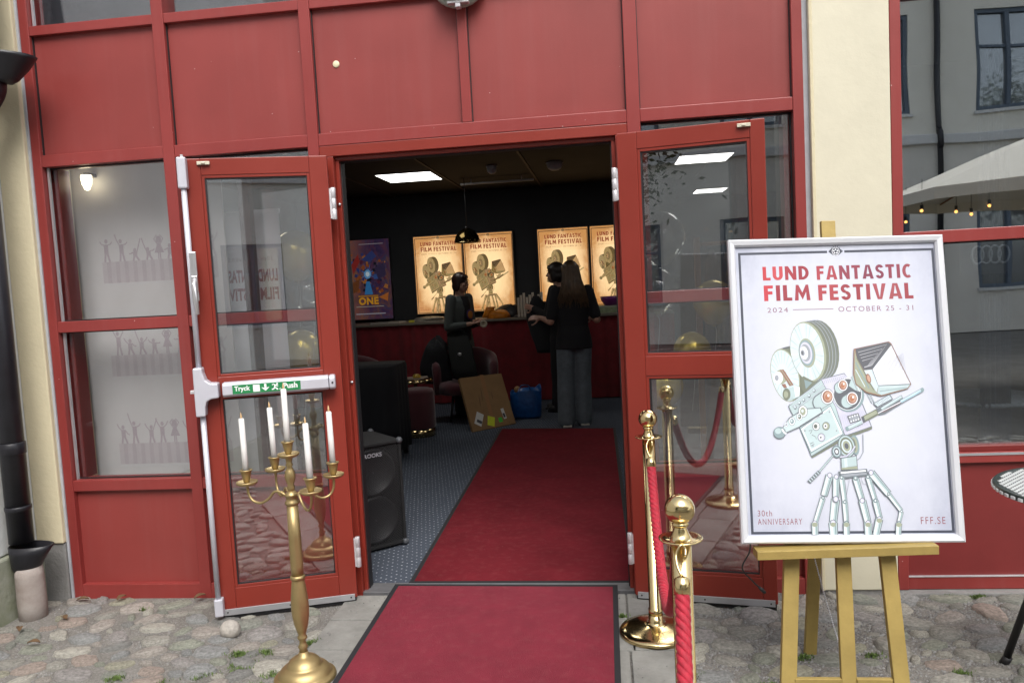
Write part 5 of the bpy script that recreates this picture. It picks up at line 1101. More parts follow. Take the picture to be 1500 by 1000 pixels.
# long haired person, back to the door
person('long haired person in black T-shirt, pale blue jeans and white trainers', (-.32,4.30,0), R_(12), 1.70,
       ((-.235,-.03,1.085),(-.30,.16,1.12),(-.75,.55,.05),(.35,.5,-.5)), ((.245,-.02,1.08),(.235,.21,1.10),(-.1,1,.1),(-1,0,0)), mat('black_cotton', (.012,.012,.015), .9, bump=.25, bscale=25), mat('pale_denim', (.135,.165,.19), .9, var=.2, vscale=14, bump=.3, bscale=60), .80, hair_long, mat('white_trainer', (.62,.58,.52), .6), wide=1.06, feet=((-.115,.0),(.075,.04)), hcurl=.35)
# third person behind, in black, facing left
c3 = person('person in black with dark hair standing behind the long haired one', (-.50,5.25,0), R_(72), 1.71,
       ((-.24,.06,1.10),(-.16,.26,1.20),(.3,1,.2),(1,0,0)), ((.24,.06,1.10),(.16,.27,1.24),(-.3,1,.1),(-1,0,0)), mat('black_sweater', (.009,.009,.010), .9), mat('black_jeans', (.010,.010,.012), .85), 1.9, hair_bob((.016,.010,.008), False), mat('black_shoe', (.012,.012,.013), .5), feet=((-.08,.0),(.10,.10)), hcurl=.7)
hp = Matrix.Translation((-.50,5.25,0)) @ Matrix.Rotation(R_(72),4,'Z')
m = MB(); rings = []
for j in range(16):
    f = j/15; z = 1.335-.66*f; w_ = .03+.135*math.sin(min(1,f*2.4)*math.pi/2)-.07*max(0,f-.5)*1.6
    rings.append([(.0+.06*(.6+f*.4)*math.cos(q)*(1+.2*mnoise.noise((q*2,f*3,2))), .29-.16*f*.6+w_*math.sin(q)*(1+.12*mnoise.noise((q*3,f*4,8))), z) for q in [2*math.pi*i/22 for i in range(22)]])
solo('garment', m.loft(rings, M=hp), BC, 'black garment held up hanging in front of the person in black', 'garment', loc=tuple(hp @ Vector((0,.25,.68))))
# ================================================================= BEHIND THE WINDOWS
# printed backing board behind the left window: three rows of dancers over stripes
t = thing('window_display', 'pale grey display board with rows of dancing silhouettes behind the left window', 'display board', (-2.45,.30,.5))
part('board', MB().box(-2.90,-1.99,.305,.32,.40,2.26), mat('grey_board', (.52,.515,.51), .7, var=.06, vscale=2), t)
SIL, STR, STR2 = (158,144,152), (166,156,161), (176,169,172)
def dancers(A, x0, z0, wd, seed):
    r = random.Random(seed)
    n = 11
    for k in range(26): A.poly([(x0+k*wd/26,z0-.115),(x0+(k+1)*wd/26-.0005,z0-.115),(x0+(k+1)*wd/26-.0005,z0),(x0+k*wd/26,z0)], STR if k % 2 else STR2)
    for k in range(9):
        x = x0+.04+k*(wd-.07)/8+r.uniform(-.014,.014)*(k != 4); h = r.uniform(.055,.122); 
        if k == 4:
            A.poly([(x-.028,z0+.035),(x+.028,z0+.035),(x+.008,z0+.085),(x-.008,z0+.085)], SIL); A.ell((x,z0+.105),.016,.020,SIL,n=14); A.line([(x-.006,z0),(x-.004,z0+.04)],.007,SIL); A.line([(x+.006,z0),(x+.004,z0+.04)],.007,SIL); A.line([(x-.008,z0+.08),(x-.026,z0+.11),(x-.008,z0+.13)],.006,SIL); A.line([(x+.008,z0+.08),(x+.026,z0+.11),(x+.008,z0+.13)],.006,SIL); continue
        A.poly([(x-.012,z0+h*.4),(x+.012,z0+h*.4),(x+.013,z0+h*.85),(x-.013,z0+h*.85)], SIL); A.ell((x+r.uniform(-.004,.004),z0+h),.0095,.012,SIL,n=12)
        A.line([(x-.012,z0),(x-.005,z0+h*.45)],.011,SIL); A.line([(x+.014+r.uniform(0,.01),z0),(x+.005,z0+h*.45)],.011,SIL)
        sw_ = r.uniform(-.02,.05); A.line([(x-.011,z0+h*.82),(x-.026,z0+h*.75+sw_),(x-.034,z0+h*.8+sw_*1.6)],.006,SIL); sw_ = r.uniform(-.02,.05); A.line([(x+.011,z0+h*.82),(x+.026,z0+h*.75+sw_),(x+.036,z0+h*.8+sw_*1.6)],.006,SIL)
A = Art()
for z, sd in ((1.735,1),(1.225,2),(.735,3)):
    dancers(A, -2.70, z, .66, sd); A.poly([(-2.70,z-.128),(-2.04,z-.128),(-2.04,z-.118),(-2.70,z-.118)], (190,190,190))
place(A.mesh('dancers', inkmat), 'dancers', t, Matrix.Translation((0,.3045,0)) @ FRONT)
t = thing('wall_sconce', 'small lit wall lamp glowing at the top of the left window', 'lamp', (-2.70,.24,2.14)); part('glass', MB().lathe([(0,2.115),(.012,2.12),(.024,2.15),(.028,2.185),(.026,2.195),(0,2.195)], 18, Matrix.Translation((-2.70,.235,0))), emat('warm_bulb', (1.0,.86,.58), 4.0), t); part('mount', MB().box(-2.715,-2.685,.235,.30,2.19,2.21), BLACK, t)
# banner seen from its back, so the lettering runs the wrong way round
t = thing('banner', 'white festival banner seen from behind through the left door leaf', 'banner', (-1.86,.40,.02))
part('sheet', MB().box(-2.14,-1.73,.42,.423,.04,1.95), mat('banner_cloth', (.66,.67,.71), .8, var=.04), t); part('top_bar', MB().box(-2.145,-1.725,.412,.431,1.95,1.975), ALU, t); part('foot', MB().box(-2.145,-1.725,.33,.51,.002,.04), ALU, t, bevel=.004)
A = Art(); MM = (150,96,104); A.text('30th ANNIVERSARY',-2.11,1.70,-1.78,1.722,(160,150,160),.0,1.1,mirror=True); A.text('LUND FANTASTIC',-2.11,1.585,-1.76,1.655,MM,.04,1.05,mirror=True); A.text('FILM FESTIVAL',-2.11,1.485,-1.76,1.555,MM,.04,1.05,mirror=True); A.poly([(-2.11,1.30),(-2.06,1.30),(-2.06,1.36),(-2.11,1.36)], (120,140,170))
place(A.mesh('lettering', inkmat), 'lettering', t, Matrix.Translation((0,.4195,0)) @ FRONT)
t = thing('inner_post', 'dark red post standing between left door leaf and banner', 'post', (-1.83,.24,0)); DKR = mat('dark_post', (.035,.007,.007), .5); part('shaft', MB().box(-1.86,-1.80,.22,.27,0,2.7), DKR, t, bevel=.004); part('base', MB().box(-1.875,-1.785,.205,.285,0,.05), DKR, t, bevel=.004)
BAL = mat('gold_foil_balloon', (.55,.42,.06), .25, .45, var=.06, vscale=4); CLB = glassmat('clear_balloon', .07, (.94,.94,.90))
def balloon(c, r, lab, m_, grp):
    t = thing('balloon', lab, 'balloon', (c[0],c[1],c[2]-r*1.2), 0, grp); m = MB(); rings = []
    for j in range(17):
        a_ = -math.pi/2+math.pi*j/16; z = math.sin(a_); k = max(.002, math.cos(a_)); z2 = z*1.05-(.12 if z < -.9 else 0)
        rings.append([(c[0]+r*k*math.cos(q), c[1]+r*k*math.sin(q), c[2]+r*z2) for q in [2*math.pi*i/24 for i in range(24)]])
    part('skin', m.loft(rings), m_, t); part('knot', MB().lathe([(0,-r*1.17),(.012,-r*1.24),(.004,-r*1.15),(0,-r*1.12)], 10, Matrix.Translation(c)), m_, t); part('string', MB().tube(smoothpath([(c[0],c[1],c[2]-r*1.18),(c[0]+.01,c[1],c[2]-r*1.6),(c[0]-.01,c[1]+.01,max(.01,c[2]-r*3.2))],5), .0012, 5), SM, t)
G_ = 'balloons behind the glass'
balloon((-1.80,.78,1.165),.125,'shiny gold balloon behind the left door leaf, just above the push bar',BAL,G_); balloon((-1.76,.70,1.735),.135,'gold balloon behind the left door leaf, above the bright one',BAL,G_); balloon((-1.66,.62,1.50),.11,'clear balloon between two gold ones behind the left door leaf',CLB,G_)
balloon((.64,1.0,1.335),.12,'gold balloon behind the right door leaf beside the poster frame',BAL,G_); balloon((.32,.9,.86),.12,'gold balloon low behind the right door leaf near the jamb',BAL,G_); balloon((.50,.95,1.05),.11,'gold balloon below the middle rail of the right sidelight',BAL,G_); balloon((.34,.9,1.72),.14,'large clear balloon high behind the right door leaf',CLB,G_); balloon((.30,.8,1.42),.12,'clear balloon behind the right door leaf near the jamb',CLB,G_)
# coat rack behind the right leaf
t = thing('coat_rack', 'wooden coat rack behind the right door leaf', 'coat rack', (.86,1.9,0)); WD = mat('orange_wood', (.26,.10,.025), .5, var=.2, vscale=6)
part('upright', MB().box(.64,.68,1.88,1.92,.02,1.75), WD, t, bevel=.003); part('upright', MB().box(1.06,1.10,1.88,1.92,.02,1.75), WD, t, bevel=.003); part('bar', MB().tube([(.68,1.9,1.70),(1.06,1.9,1.70)], .014, 10), WD, t); part('foot', MB().box(.62,.70,1.7,2.1,0,.03), WD, t); part('foot', MB().box(1.04,1.12,1.7,2.1,0,.03), WD, t)
for k, (x, c, lab) in enumerate(((.76,(.012,.012,.02),'black coat hanging on the wooden rack'),(.88,(.16,.07,.10),'dusky pink coat hanging on the wooden rack'),(.98,(.02,.022,.03),'dark blue coat hanging on the wooden rack'))):
    m = MB(); m.loft([[(x+w_*math.cos(q)*(1+.1*mnoise.noise((q*2,z,k))), 1.9+.17*dd*math.sin(q), z) for q in [2*math.pi*i/20 for i in range(20)]] for z, w_, dd in ((.72,.055,1.1),(.95,.06,1.05),(1.25,.055,1.0),(1.48,.05,1.05),(1.60,.035,.8),(1.66,.012,.15))]); solo('coat', m, mat('coat_%d' % k, c, .9, bump=.2, bscale=20), lab, 'coat', loc=(x,1.9,.72))
# inside the cafe: table, bench, framed rings
t = thing('cafe_table', 'round cafe table with pale patterned top behind the cafe window', 'table', (2.12,1.0,0)); part('top', MB().lathe([(0,.70),(.30,.70),(.305,.71),(.30,.722),(0,.722)], 36, Matrix.Translation((2.12,1.0,0))), mat('cafe_top', (.30,.32,.34), .4, var=.5, vscale=40), t); part('stem', MB().lathe([(0,.01),(.025,.01),(.025,.70),(0,.70)], 14, Matrix.Translation((2.12,1.0,0))), BLACK, t); part('foot', MB().lathe([(0,0),(.2,0),(.19,.015),(.02,.03),(0,.03)], 24, Matrix.Translation((2.12,1.0,0))), BLACK, t)
t = thing('ring_sign', 'row of pale rings on a dark board inside the cafe', 'sign', (1.98,.60,1.4)); part('board', MB().box(1.84,2.14,.61,.62,1.42,1.62), mat('dark_board', (.02,.022,.028), .5), t)
for k in range(4): part('ring', MB().tube([(1.92+k*.042+.028*math.cos(q), .602, 1.52+.045*math.sin(q)) for q in [2*math.pi*i/22 for i in range(22)]], .005, 6, closed=True), mat('pale_ring', (.42,.43,.45), .5), t)
t = thing('cafe_curtain', 'blue grey curtain strip hanging inside the cafe window', 'curtain', (2.02,.75,0)); m = MB(); m.loft([[(1.98+.16*i/30, .72+.015*math.sin(i*1.3), z) for i in range(31)] for z in (.1,1.0,2.6)], caps=False, closed=False); part('cloth', m, mat('blue_grey_cloth', (.07,.085,.11), .9), t)
t = thing('cafe_cabinet', 'brown wooden cabinet deep inside the cafe', 'cabinet', (1.55,1.5,0)); part('carcass', MB().box(1.32,1.90,1.35,1.66,0,1.5), mat('brown_wood', (.07,.045,.022), .6, var=.3, vscale=5), t, bevel=.004); part('door', MB().box(1.34,1.605,1.335,1.349,.05,1.45), MATS['brown_wood'], t, bevel=.003); part('door', MB().box(1.615,1.88,1.335,1.349,.05,1.45), MATS['brown_wood'], t, bevel=.003)
# ================================================================= CANDELABRA
t = thing('candelabra', 'tall satin gold five armed candelabra standing before the left door leaf', 'candelabra', (-1.237,-.835,0)); cx, cy = -1.237, -.835; zb = GZ+.016
M = Matrix.Translation((cx,cy,0))
part('foot', MB().lathe([(0,zb),(.118,zb),(.122,zb+.006),(.119,zb+.016),(.112,zb+.021),(.104,zb+.022),(.102,zb+.027),(.097,zb+.038),(.088,zb+.048),(.076,zb+.055),(.070,zb+.056),(.067,zb+.062),(.060,zb+.074),(.048,zb+.085),(.034,zb+.092),(.022,zb+.098),(.017,zb+.112),(0,zb+.112)], 48, M), GOLD, t)
part('stem', MB().lathe([(0,.100),(.017,.102),(.015,.118),(.020,.126),(.0135,.136),(.0125,.150),(.019,.160),(.019,.166),(.014,.174),(.018,.186),(.027,.215),(.033,.255),(.0345,.285),(.033,.32),(.027,.375),(.0235,.398),(.0235,.40)], 40, M), GOLD, t)
part('stem_ring', MB().lathe([(.022,.396),(.028,.400),(.029,.406),(.028,.412),(.022,.416)], 40, M), GOLD, t)
part('shaft', MB().lathe([(.0235,.412),(.0245,.45),(.0240,.56),(.0215,.698),(.0,.698)], 40, M), GOLD, t)
part('collar', MB().lathe([(.021,.694),(.027,.700),(.027,.708),(.022,.713),(.022,.727),(.026,.731),(.026,.738),(.018,.745),(.012,.752)], 40, M), GOLD, t)
part('finial', MB().lathe([(.011,.745),(.015,.765),(.012,.775),(.019,.795),(.021,.812),(.016,.832),(.010,.845),(.015,.853),(.010,.860),(.014,.880),(.016,.884),(0,.886)], 32, M), GOLD, t)
WAX = mat('white_wax', (.88,.87,.84), .45, var=.03, vscale=20); FLAME = mat('flame_tip_plastic', (.62,.42,.22), .4)
def cup(x, y, z, hgt):
    Mc = Matrix.Translation((x,y,z)); c_ = part('drip_pan', MB().lathe([(0,-.004),(.030,-.004),(.040,.002),(.042,.010),(.039,.011),(.034,.006),(.012,.004),(0,.004)], 32, Mc), GOLD, t)
    part('socket', MB().lathe([(.010,.004),(.0135,.014),(.0175,.036),(.021,.050),(.025,.054),(.025,.057),(.016,.057),(.0145,.04),(0,.035)], 28, Mc), GOLD, c_)
    k = thing('candle', '', 'candle', (x,y,z+.036)); lean = (rnd.uniform(-.004,.006), rnd.uniform(-.004,.004)); z0 = z+.036
    part('wax', MB().tube([(x,y,z0),(x+lean[0]*.5,y+lean[1]*.5,z0+hgt*.5),(x+lean[0],y+lean[1],z0+hgt-.004),(x+lean[0],y+lean[1],z0+hgt)], [.0118,.0114,.0108,.0085], 20), WAX, k)
    xx, yy, zz = x+lean[0], y+lean[1], z0+hgt; part('flame_tip', MB().lathe([(0,zz-.002),(.003,zz),(.0042,zz+.007),(.003,zz+.015),(.0008,zz+.024),(0,zz+.025)], 12, Matrix.Translation((xx,yy,0))), FLAME, k); return k
tag(cup(cx,cy,.888,.225), 'tallest white candle, in the raised middle socket of the candelabra')
for (ax, ay), z, lab in (((-.190,.025),.775,'white candle on the candelabra arm reaching over the left window side'),((-.130,.160),.794,'white candle on the rear candelabra arm, behind the middle one'),((.130,-.125),.774,'white candle on the front candelabra arm facing the courtyard'),((.138,.100),.779,'white candle on the candelabra arm beside the doorway')):
    d = Vector((ax,ay,0)); m = MB(); pts = [(cx+ax*.08,cy+ay*.08,.722),(cx+ax*.22,cy+ay*.22,.742),(cx+ax*.38,cy+ay*.38,.745),(cx+ax*.52,cy+ay*.52,.718),(cx+ax*.70,cy+ay*.70,.700),(cx+ax*.88,cy+ay*.88,.707),(cx+ax*.98,cy+ay*.98,.735),(cx+ax,cy+ay,z-.002)]
    m.tube(smoothpath(pts,6), .0052, 12); m.ball((cx+ax*.22,cy+ay*.22,.742),.0075,10,8); part('arm', m, GOLD, t); tag(cup(cx+ax,cy+ay,z,.225), lab)
# ================================================================= STANCHIONS AND ROPES
def stanchion(x, y, lab):
    t = thing('stanchion', lab, 'stanchion', (x,y,GZ+.016), 0, 'brass rope stanchions'); b = GZ+.016
    M = Matrix.Translation((x,y,0))
    part('base', MB().lathe([(0,b),(.150,b),(.155,b+.004),(.155,b+.016),(.150,b+.022),(.120,b+.029),(.080,b+.037),(.050,b+.043),(.036,b+.048),(.031,b+.056),(.030,b+.085),(0,b+.085)], 56, M), BRASS, t)
    part('pole', MB().lathe([(.030,b+.08),(.030,b+.11),(.0265,b+.112),(.0265,.838),(0,.838)], 36, M), BRASS, t)
    part('ring_plate', MB().lathe([(.026,.828),(.052,.836),(.055,.838),(.056,.841),(.052,.842),(.030,.838),(.022,.850),(.016,.866),(.015,.872)], 44, M), BRASS, t)
    part('neck', MB().lathe([(.013,.866),(.020,.872),(.022,.877),(.018,.882),(.014,.885)], 32, M), BRASS, t)
    part('ball', MB().ball((x,y,.915),.0385,32,20), BRASS, t); return t
stanchion(.160,-.440,'brass rope stanchion with ball top beside the right door leaf'); stanchion(.168,-1.72,'brass rope stanchion with ball top between two hanging ropes'); stanchion(.06,-2.85,'brass rope stanchion furthest out in the courtyard')
ROPE = mat('red_rope', (.40,.010,.030), .6, var=.25, vscale=60, sheen=.1, bump=.3, bscale=300)
def rope(a, b, sag, lab):
    a, b = Vector(a), Vector(b); t = thing('barrier_rope', lab, 'rope', tuple((a+b)/2-Vector((0,0,sag))), 0, 'red ropes between the stanchions')
    N = 130; pts = [a.lerp(b, i/N)-Vector((0,0,sag*(1-(abs(2*i/N-1))**2.1))) for i in range(N+1)]
    ln = sum((pts[i+1]-pts[i]).length for i in range(N)); h = (b-a); h.z = 0; h.normalize(); side = h.cross(Vector((0,0,1)))
    cut = int(N*.055); body = pts[cut:N+1-cut]
    P2 = []; seg = 3
    for i in range(len(body)-1):
        for k in range(seg): P2.append(body[i].lerp(body[i+1], k/seg))
    acc = [0.0]
    for i in range(1,len(P2)): acc.append(acc[-1]+(P2[i]-P2[i-1]).length)
    for s_ in range(4):
        st = []
        for i, p in enumerate(P2):
            d = (P2[min(i+1,len(P2)-1)]-P2[max(i-1,0)]).normalized(); up = side.cross(d); ph = acc[i]*2*math.pi/.085+s_*math.pi/2; st.append(p+(side*math.cos(ph)+up*math.sin(ph))*.0092)
        part('strand', MB().tube(st, .0102, 8), ROPE, t)
    for e, f in ((body[0], pts[0]), (body[-1], pts[-1])):
        d = (f-e).normalized(); m = MB(); m.tube([e-d*.010, e-d*.0095, e+d*.028, e+d*.030, e+d*.036], [.017,.0195,.0195,.018,.008], 20); c_ = part('ferrule', m, BRASS, t)
        hk = e+d*.036; L_ = (f-hk).length; m = MB(); q = smoothpath([hk, hk.lerp(f,.35)+side*.010, hk.lerp(f,.75)+side*.012, f+Vector((0,0,.006)), f-side*.010-Vector((0,0,.004)), hk.lerp(f,.7)-side*.010], 5); m.tube(q, .0034, 8); part('snap_hook', m, BRASS, c_)
rope((.160,-.496,.834),(.168,-1.664,.834),.42,'red twisted rope hanging from the stanchion at the door'); rope((.163,-1.776,.834),(.065,-2.795,.834),.42,'red twisted rope hanging from the outer side of the middle stanchion')
# ================================================================= EASEL AND FRAMED POSTER
t = thing('easel', 'gold painted wooden easel carrying the framed poster', 'easel', (.80,-.98,0)); gz = GZ
def bar(a, b, wx, wy, name, m_=GOLDWOOD):
    a, b = Vector(a), Vector(b); d = (b-a).normalized(); sx_ = Vector((1,.07,0)); sx_ = (sx_-d*sx_.dot(d)).normalized(); sy_ = d.cross(sx_); m = MB()
    vs = [p+sx_*i*wx/2+sy_*j*wy/2 for p in (a,b) for i, j in ((-1,-1),(1,-1),(1,1),(-1,1))]; m.add(vs, [(0,3,2,1),(4,5,6,7),(0,1,5,4),(1,2,6,5),(2,3,7,6),(3,0,4,7)]); return part(name, m, m_, t, bevel=.002)
lean_ = lambda z: -.985+(z-.566)*.19+.03
bar((.556,lean_(gz)+.0,gz),(.70,lean_(1.5)+.006,1.5),.052,.022,'leg'); bar((.938,lean_(gz)+.0,gz),(.895,lean_(1.5)+.006,1.5),.052,.022,'leg')
bar((.765,lean_(.06)+.004,.06),(.815,lean_(1.668)+.012,1.668),.050,.020,'mast')
bar((.575,lean_(.085)-.002,.085),(.742,lean_(.085)-.002,.085),.034,.018,'cross_bar') if False else None
for xa, xb in ((.588,.741),(.791,.906)):
    m = MB().box(xa,xb,lean_(.09)-.008,lean_(.09)+.010,.062,.118); part('cross_bar', m, GOLDWOOD, t, bevel=.002)
m = MB(); Ml = Matrix.Translation((.772,-1.0,.532)) @ Matrix.Rotation(R_(3.5),4,'Z'); m.box(-.298,.298,-.035,.030,0,.030,Ml); part('ledge', m, GOLDWOOD, t, bevel=.002)
bar((.752,-.585,gz),(.805,-.775,1.50),.046,.022,'rear_leg'); part('brace', MB().box(.70,.88,-.80,-.782,1.46,1.51), GOLDWOOD, t, bevel=.002)
m = MB(); ca, cb = Vector((.762,-.625,.41)), Vector((.775,lean_(.12)+.02,.12))
for k in range(64):
    p = ca.lerp(cb,k/63)-Vector((0,0,.02*math.sin(math.pi*k/63))); m.ball(p,.0032,6,5)
part('chain', m, ALU, t)
# frame with print
X3 = Vector((.7465,.05,-.022)).normalized(); U3 = Vector((.031,.2,1.04)); U3 = (U3-X3*U3.dot(X3)).normalized(); N3 = X3.cross(U3)      # N3 points to the courtyard
O3 = Vector((.8015,-.982,.5655))
fw, fh, lip = .745, 1.058, .026
MF = Matrix(((X3.x,U3.x,N3.x,O3.x-X3.x*fw/2),(X3.y,U3.y,N3.y,O3.y-X3.y*fw/2),(X3.z,U3.z,N3.z,O3.z-X3.z*fw/2),(0,0,0,1)))
t = thing('framed_poster', 'framed festival poster with drawn film camera standing on the easel', 'poster', tuple(O3))
WF = mat('white_frame_metal', (.66,.67,.70), .35, .15, var=.03, vscale=6)
def mitre(a, b, c_, d): 
    m = MB(); prof = ((0,-.002),(0,.016),(.006,.021),(lip-.006,.018),(lip,.010)); rings = []
    for (o_, i_) in ((a, d), (b, c_)): rings.append([(o_[0]+(i_[0]-o_[0])*u_/lip, o_[1]+(i_[1]-o_[1])*u_/lip, h_) for u_, h_ in prof]+[(i_[0], i_[1], -.002)])
    n = len(rings[0]); m.add(rings[0]+rings[1], [(i, (i+1) % n, n+(i+1) % n, n+i) for i in range(n)]+[list(range(n))[::-1], list(range(n,2*n))], MF); return m
oc = [(0,0),(fw,0),(fw,fh),(0,fh)]; ic = [(lip,lip),(fw-lip,lip),(fw-lip,fh-lip),(lip,fh-lip)]
for i in range(4): part('frame_rail', mitre(oc[i], oc[(i+1) % 4], ic[(i+1) % 4], ic[i]), WF, t)
part('backing', MB().box(.004,fw-.004,.004,fh-.004,-.008,-.0025,MF), mat('backing_board', (.25,.2,.13), .8), t)
pm = MB().box(lip-.006,fw-lip+.006,lip-.006,fh-lip+.006,-.002,.0035); me = pm.mesh('poster_sheet', PAPER); me.transform(FRONT); po = bpy.data.objects.new('poster_sheet', me); link(po, t)
po.matrix_local = LOC[t.name] @ MF @ FRONT.inverted()
me = FEST.mesh('print', inkmat, .00006, .0037); place(me, 'print', t, MF @ Matrix.Translation((lip-.002,lip-.001,0)) @ Matrix.Diagonal(((fw-2*lip+.004)/.70,(fh-2*lip+.002)/1.0,1,1)))
# black cable hanging below the frame
m = MB(); pt = [MF @ Vector((.035,.01,-.006)), MF @ Vector((.030,-.03,-.006)), Vector((.445,-.93,.46)), Vector((.485,-.90,.40)), Vector((.507,-.89,.375))]; t = thing('cable', 'thin black cable with plug dangling below the frame corner', 'cable', tuple(pt[-1])); part('lead', m.tube(smoothpath(pt,6), .0028, 8), BLACK, t); part('plug', MB().tube([pt[-1], pt[-1]+Vector((.012,.0,-.012)), pt[-1]+Vector((.022,0,-.022))], [.0045,.007,.005], 10), BLACK, t)
# ================================================================= BISTRO TABLE
t = thing('bistro_table', 'round bistro table with black and white woven top beside the cafe', 'table', (1.62,-.90,0)); tx, ty, tz = 1.622, -.905, .715; M = Matrix.Translation((tx,ty,0))
part('top', MB().lathe([(0,tz-.020),(.294,tz-.020),(.300,tz-.014),(.302,tz),(.298,tz+.004),(.290,tz),(0,tz)], 56, M), mat('dark_green_rim', (.012,.022,.020), .3), t)
m = MB(); c_ = 0
for i in range(-24,25):
    for j in range(-24,25):
        x, y = i*.0122, j*.0122
        if (i+j) % 2 == 0 and x*x+y*y < .280**2: m.box(tx+x-.0056,tx+x+.0056,ty+y-.0045,ty+y+.0045,tz-.001,tz+.0028)
w_ = part('weave', m, mat('white_weave', (.66,.68,.68), .45), t); w_['kind'] = 'stuff'
m = MB()
for k in range(60):
    a_ = 2*math.pi*k/60; m.box(-.004,.004,-.008,.008,tz-.014,tz-.004, Matrix.Translation((tx+.3015*math.cos(a_),ty+.3015*math.sin(a_),0)) @ Matrix.Rotation(a_,4,'Z'))
o = part('edge_weave', m, MATS['white_weave'], t); o['kind'] = 'stuff'
for a_ in (126,216,306,36):
    c_, s_ = math.cos(R_(a_)), math.sin(R_(a_)); part('leg', MB().tube([(tx+.10*c_,ty+.10*s_,tz-.02),(tx+.16*c_,ty+.16*s_,.45),(tx+.305*c_,ty+.305*s_,GZ)], .0135, 12), BLACK, t); part('foot_cap', MB().tube([(tx+.292*c_,ty+.292*s_,GZ+.03),(tx+.309*c_,ty+.309*s_,GZ-.004)], .0165, 12), BLACK, t)
part('hub', MB().lathe([(0,tz-.06),(.11,tz-.06),(.11,tz-.02),(0,tz-.02)], 24, M), BLACK, t)
# ================================================================= SMALL THINGS ON THE GROUND
m = MB(); rings = []
for j in range(9):
    a_ = -math.pi/2+math.pi*j/8; rings.append([(-1.745+.048*max(.03,math.cos(a_))*math.cos(q)*(1+.18*mnoise.noise((math.cos(q)*2,math.sin(q)*2,j*.3))), -.44+.040*max(.03,math.cos(a_))*math.sin(q), GZ+.036+.042*math.sin(a_)) for q in [2*math.pi*i/18 for i in range(18)]])
solo('boulder', m.loft(rings), mat('pale_granite', (.40,.37,.33), .85, var=.3, vscale=40, bump=.5, bscale=50), 'rounded pale stone wedging the left door leaf', 'stone', loc=(-1.745,-.44,GZ))
LEAF = mat('dry_leaf', (.13,.075,.035), .7, var=.3, vscale=30)
for x, y, rz, lab in ((-2.72,-.08,.3,'dry brown leaf below the left red post'),(-2.52,-.06,1.4,'dry orange leaf against the lower left red panel'),(-2.80,-.42,2.2,'curled brown leaf on the cobbles near the clay pipe foot'),(-2.66,-.30,-.6,'dry brown leaf between cobbles in front of the pilaster'),(-2.10,-.05,.9,'small brown leaf at the foot of the middle red post'),(-2.62,-.56,.1,'curled dark leaf lying among the cobbles')):
    m = MB(); rings = []; M = Matrix.Translation((x,y,GZ+.026)) @ Matrix.Rotation(rz,4,'Z')
    for k in range(8):
        f = k/7; w_ = .014*math.sin(math.pi*(.06+.9*f)); rings.append([(-.03+.06*f, -w_, .008*math.sin(f*3)+.006), (-.03+.06*f, 0, .008*math.sin(f*3)), (-.03+.06*f, w_, .010*math.sin(f*3)+.007)])
    m.loft(rings, caps=False, closed=False, M=M); solo('fallen_leaf', m, LEAF, lab, 'leaf', loc=(x,y,GZ+.02))
m = MB(); m.tube(smoothpath([(-2.95,-.95,GZ+.02),(-2.72,-.86,GZ+.012),(-2.655,-.835,GZ+.03),(-2.645,-.80,GZ+.045),(-2.665,-.775,GZ+.03),(-2.75,-.78,GZ+.012),(-3.0,-.9,GZ+.012)],8), .004, 8); solo('power_cable', m, BLACK, 'black cable looping over the cobbles beside the white wall', 'cable', loc=(-2.7,-.85,GZ))
# ================================================================= ACROSS THE COURTYARD (seen mirrored in the panes)
D = 13.0; t = thing('opposite_house', 'pale rendered house across the courtyard with blue grey windows', 'house', (0,-D,0)); HW = mat('pale_render', (.80,.77,.68), .9, var=.06, vscale=1.2)
xs = [-16+2.47*i for i in range(14)]; off = 7.48-xs[9]; xs = [x+off for x in xs]; HB = mat('house_base_render', (.74,.71,.64), .9, var=.08, vscale=1.2)
def wallstrip(z0, z1, mat_, y=-D): part('wall', MB().box(-18,18,y-.4,y,z0,z1), mat_, t)
def pierced(z0, z1, wz0, wz1, ww, mat_):
    wallstrip(z0, wz0, mat_); wallstrip(wz1, z1, mat_); prev = -18
    for x in xs:
        if x > 17: break
        part('wall', MB().box(prev, x, -D-.4, -D, wz0, wz1), mat_, t); prev = x+ww
    part('wall', MB().box(prev, 18, -D-.4, -D, wz0, wz1), mat_, t)
pierced(0, 3.77, .9, 2.55, 1.22, HB); pierced(3.97, 8.6, 4.40, 6.33, 1.22, HW)
part('string_course', MB().box(-18,18,-D-.4,-D+.10,3.77,3.97), mat('white_band', (.66,.66,.64), .8), t, bevel=.02); part('cornice', MB().box(-18,18,-D-.4,-D+.35,8.6,8.9), MATS['white_band'], t)
part('roof', MB().add([(-18.3,-D+.5,8.9),(18.3,-D+.5,8.9),(18.3,-D-4,11.8),(-18.3,-D-4,11.8)],[(0,1,2,3)]), mat('roof_tile', (.20,.07,.045), .8, var=.2, vscale=8), t)
BGF = mat('blue_grey_paint', (.10,.13,.17), .5); DG = mat('house_pane', (.35,.37,.38), .05, .7)
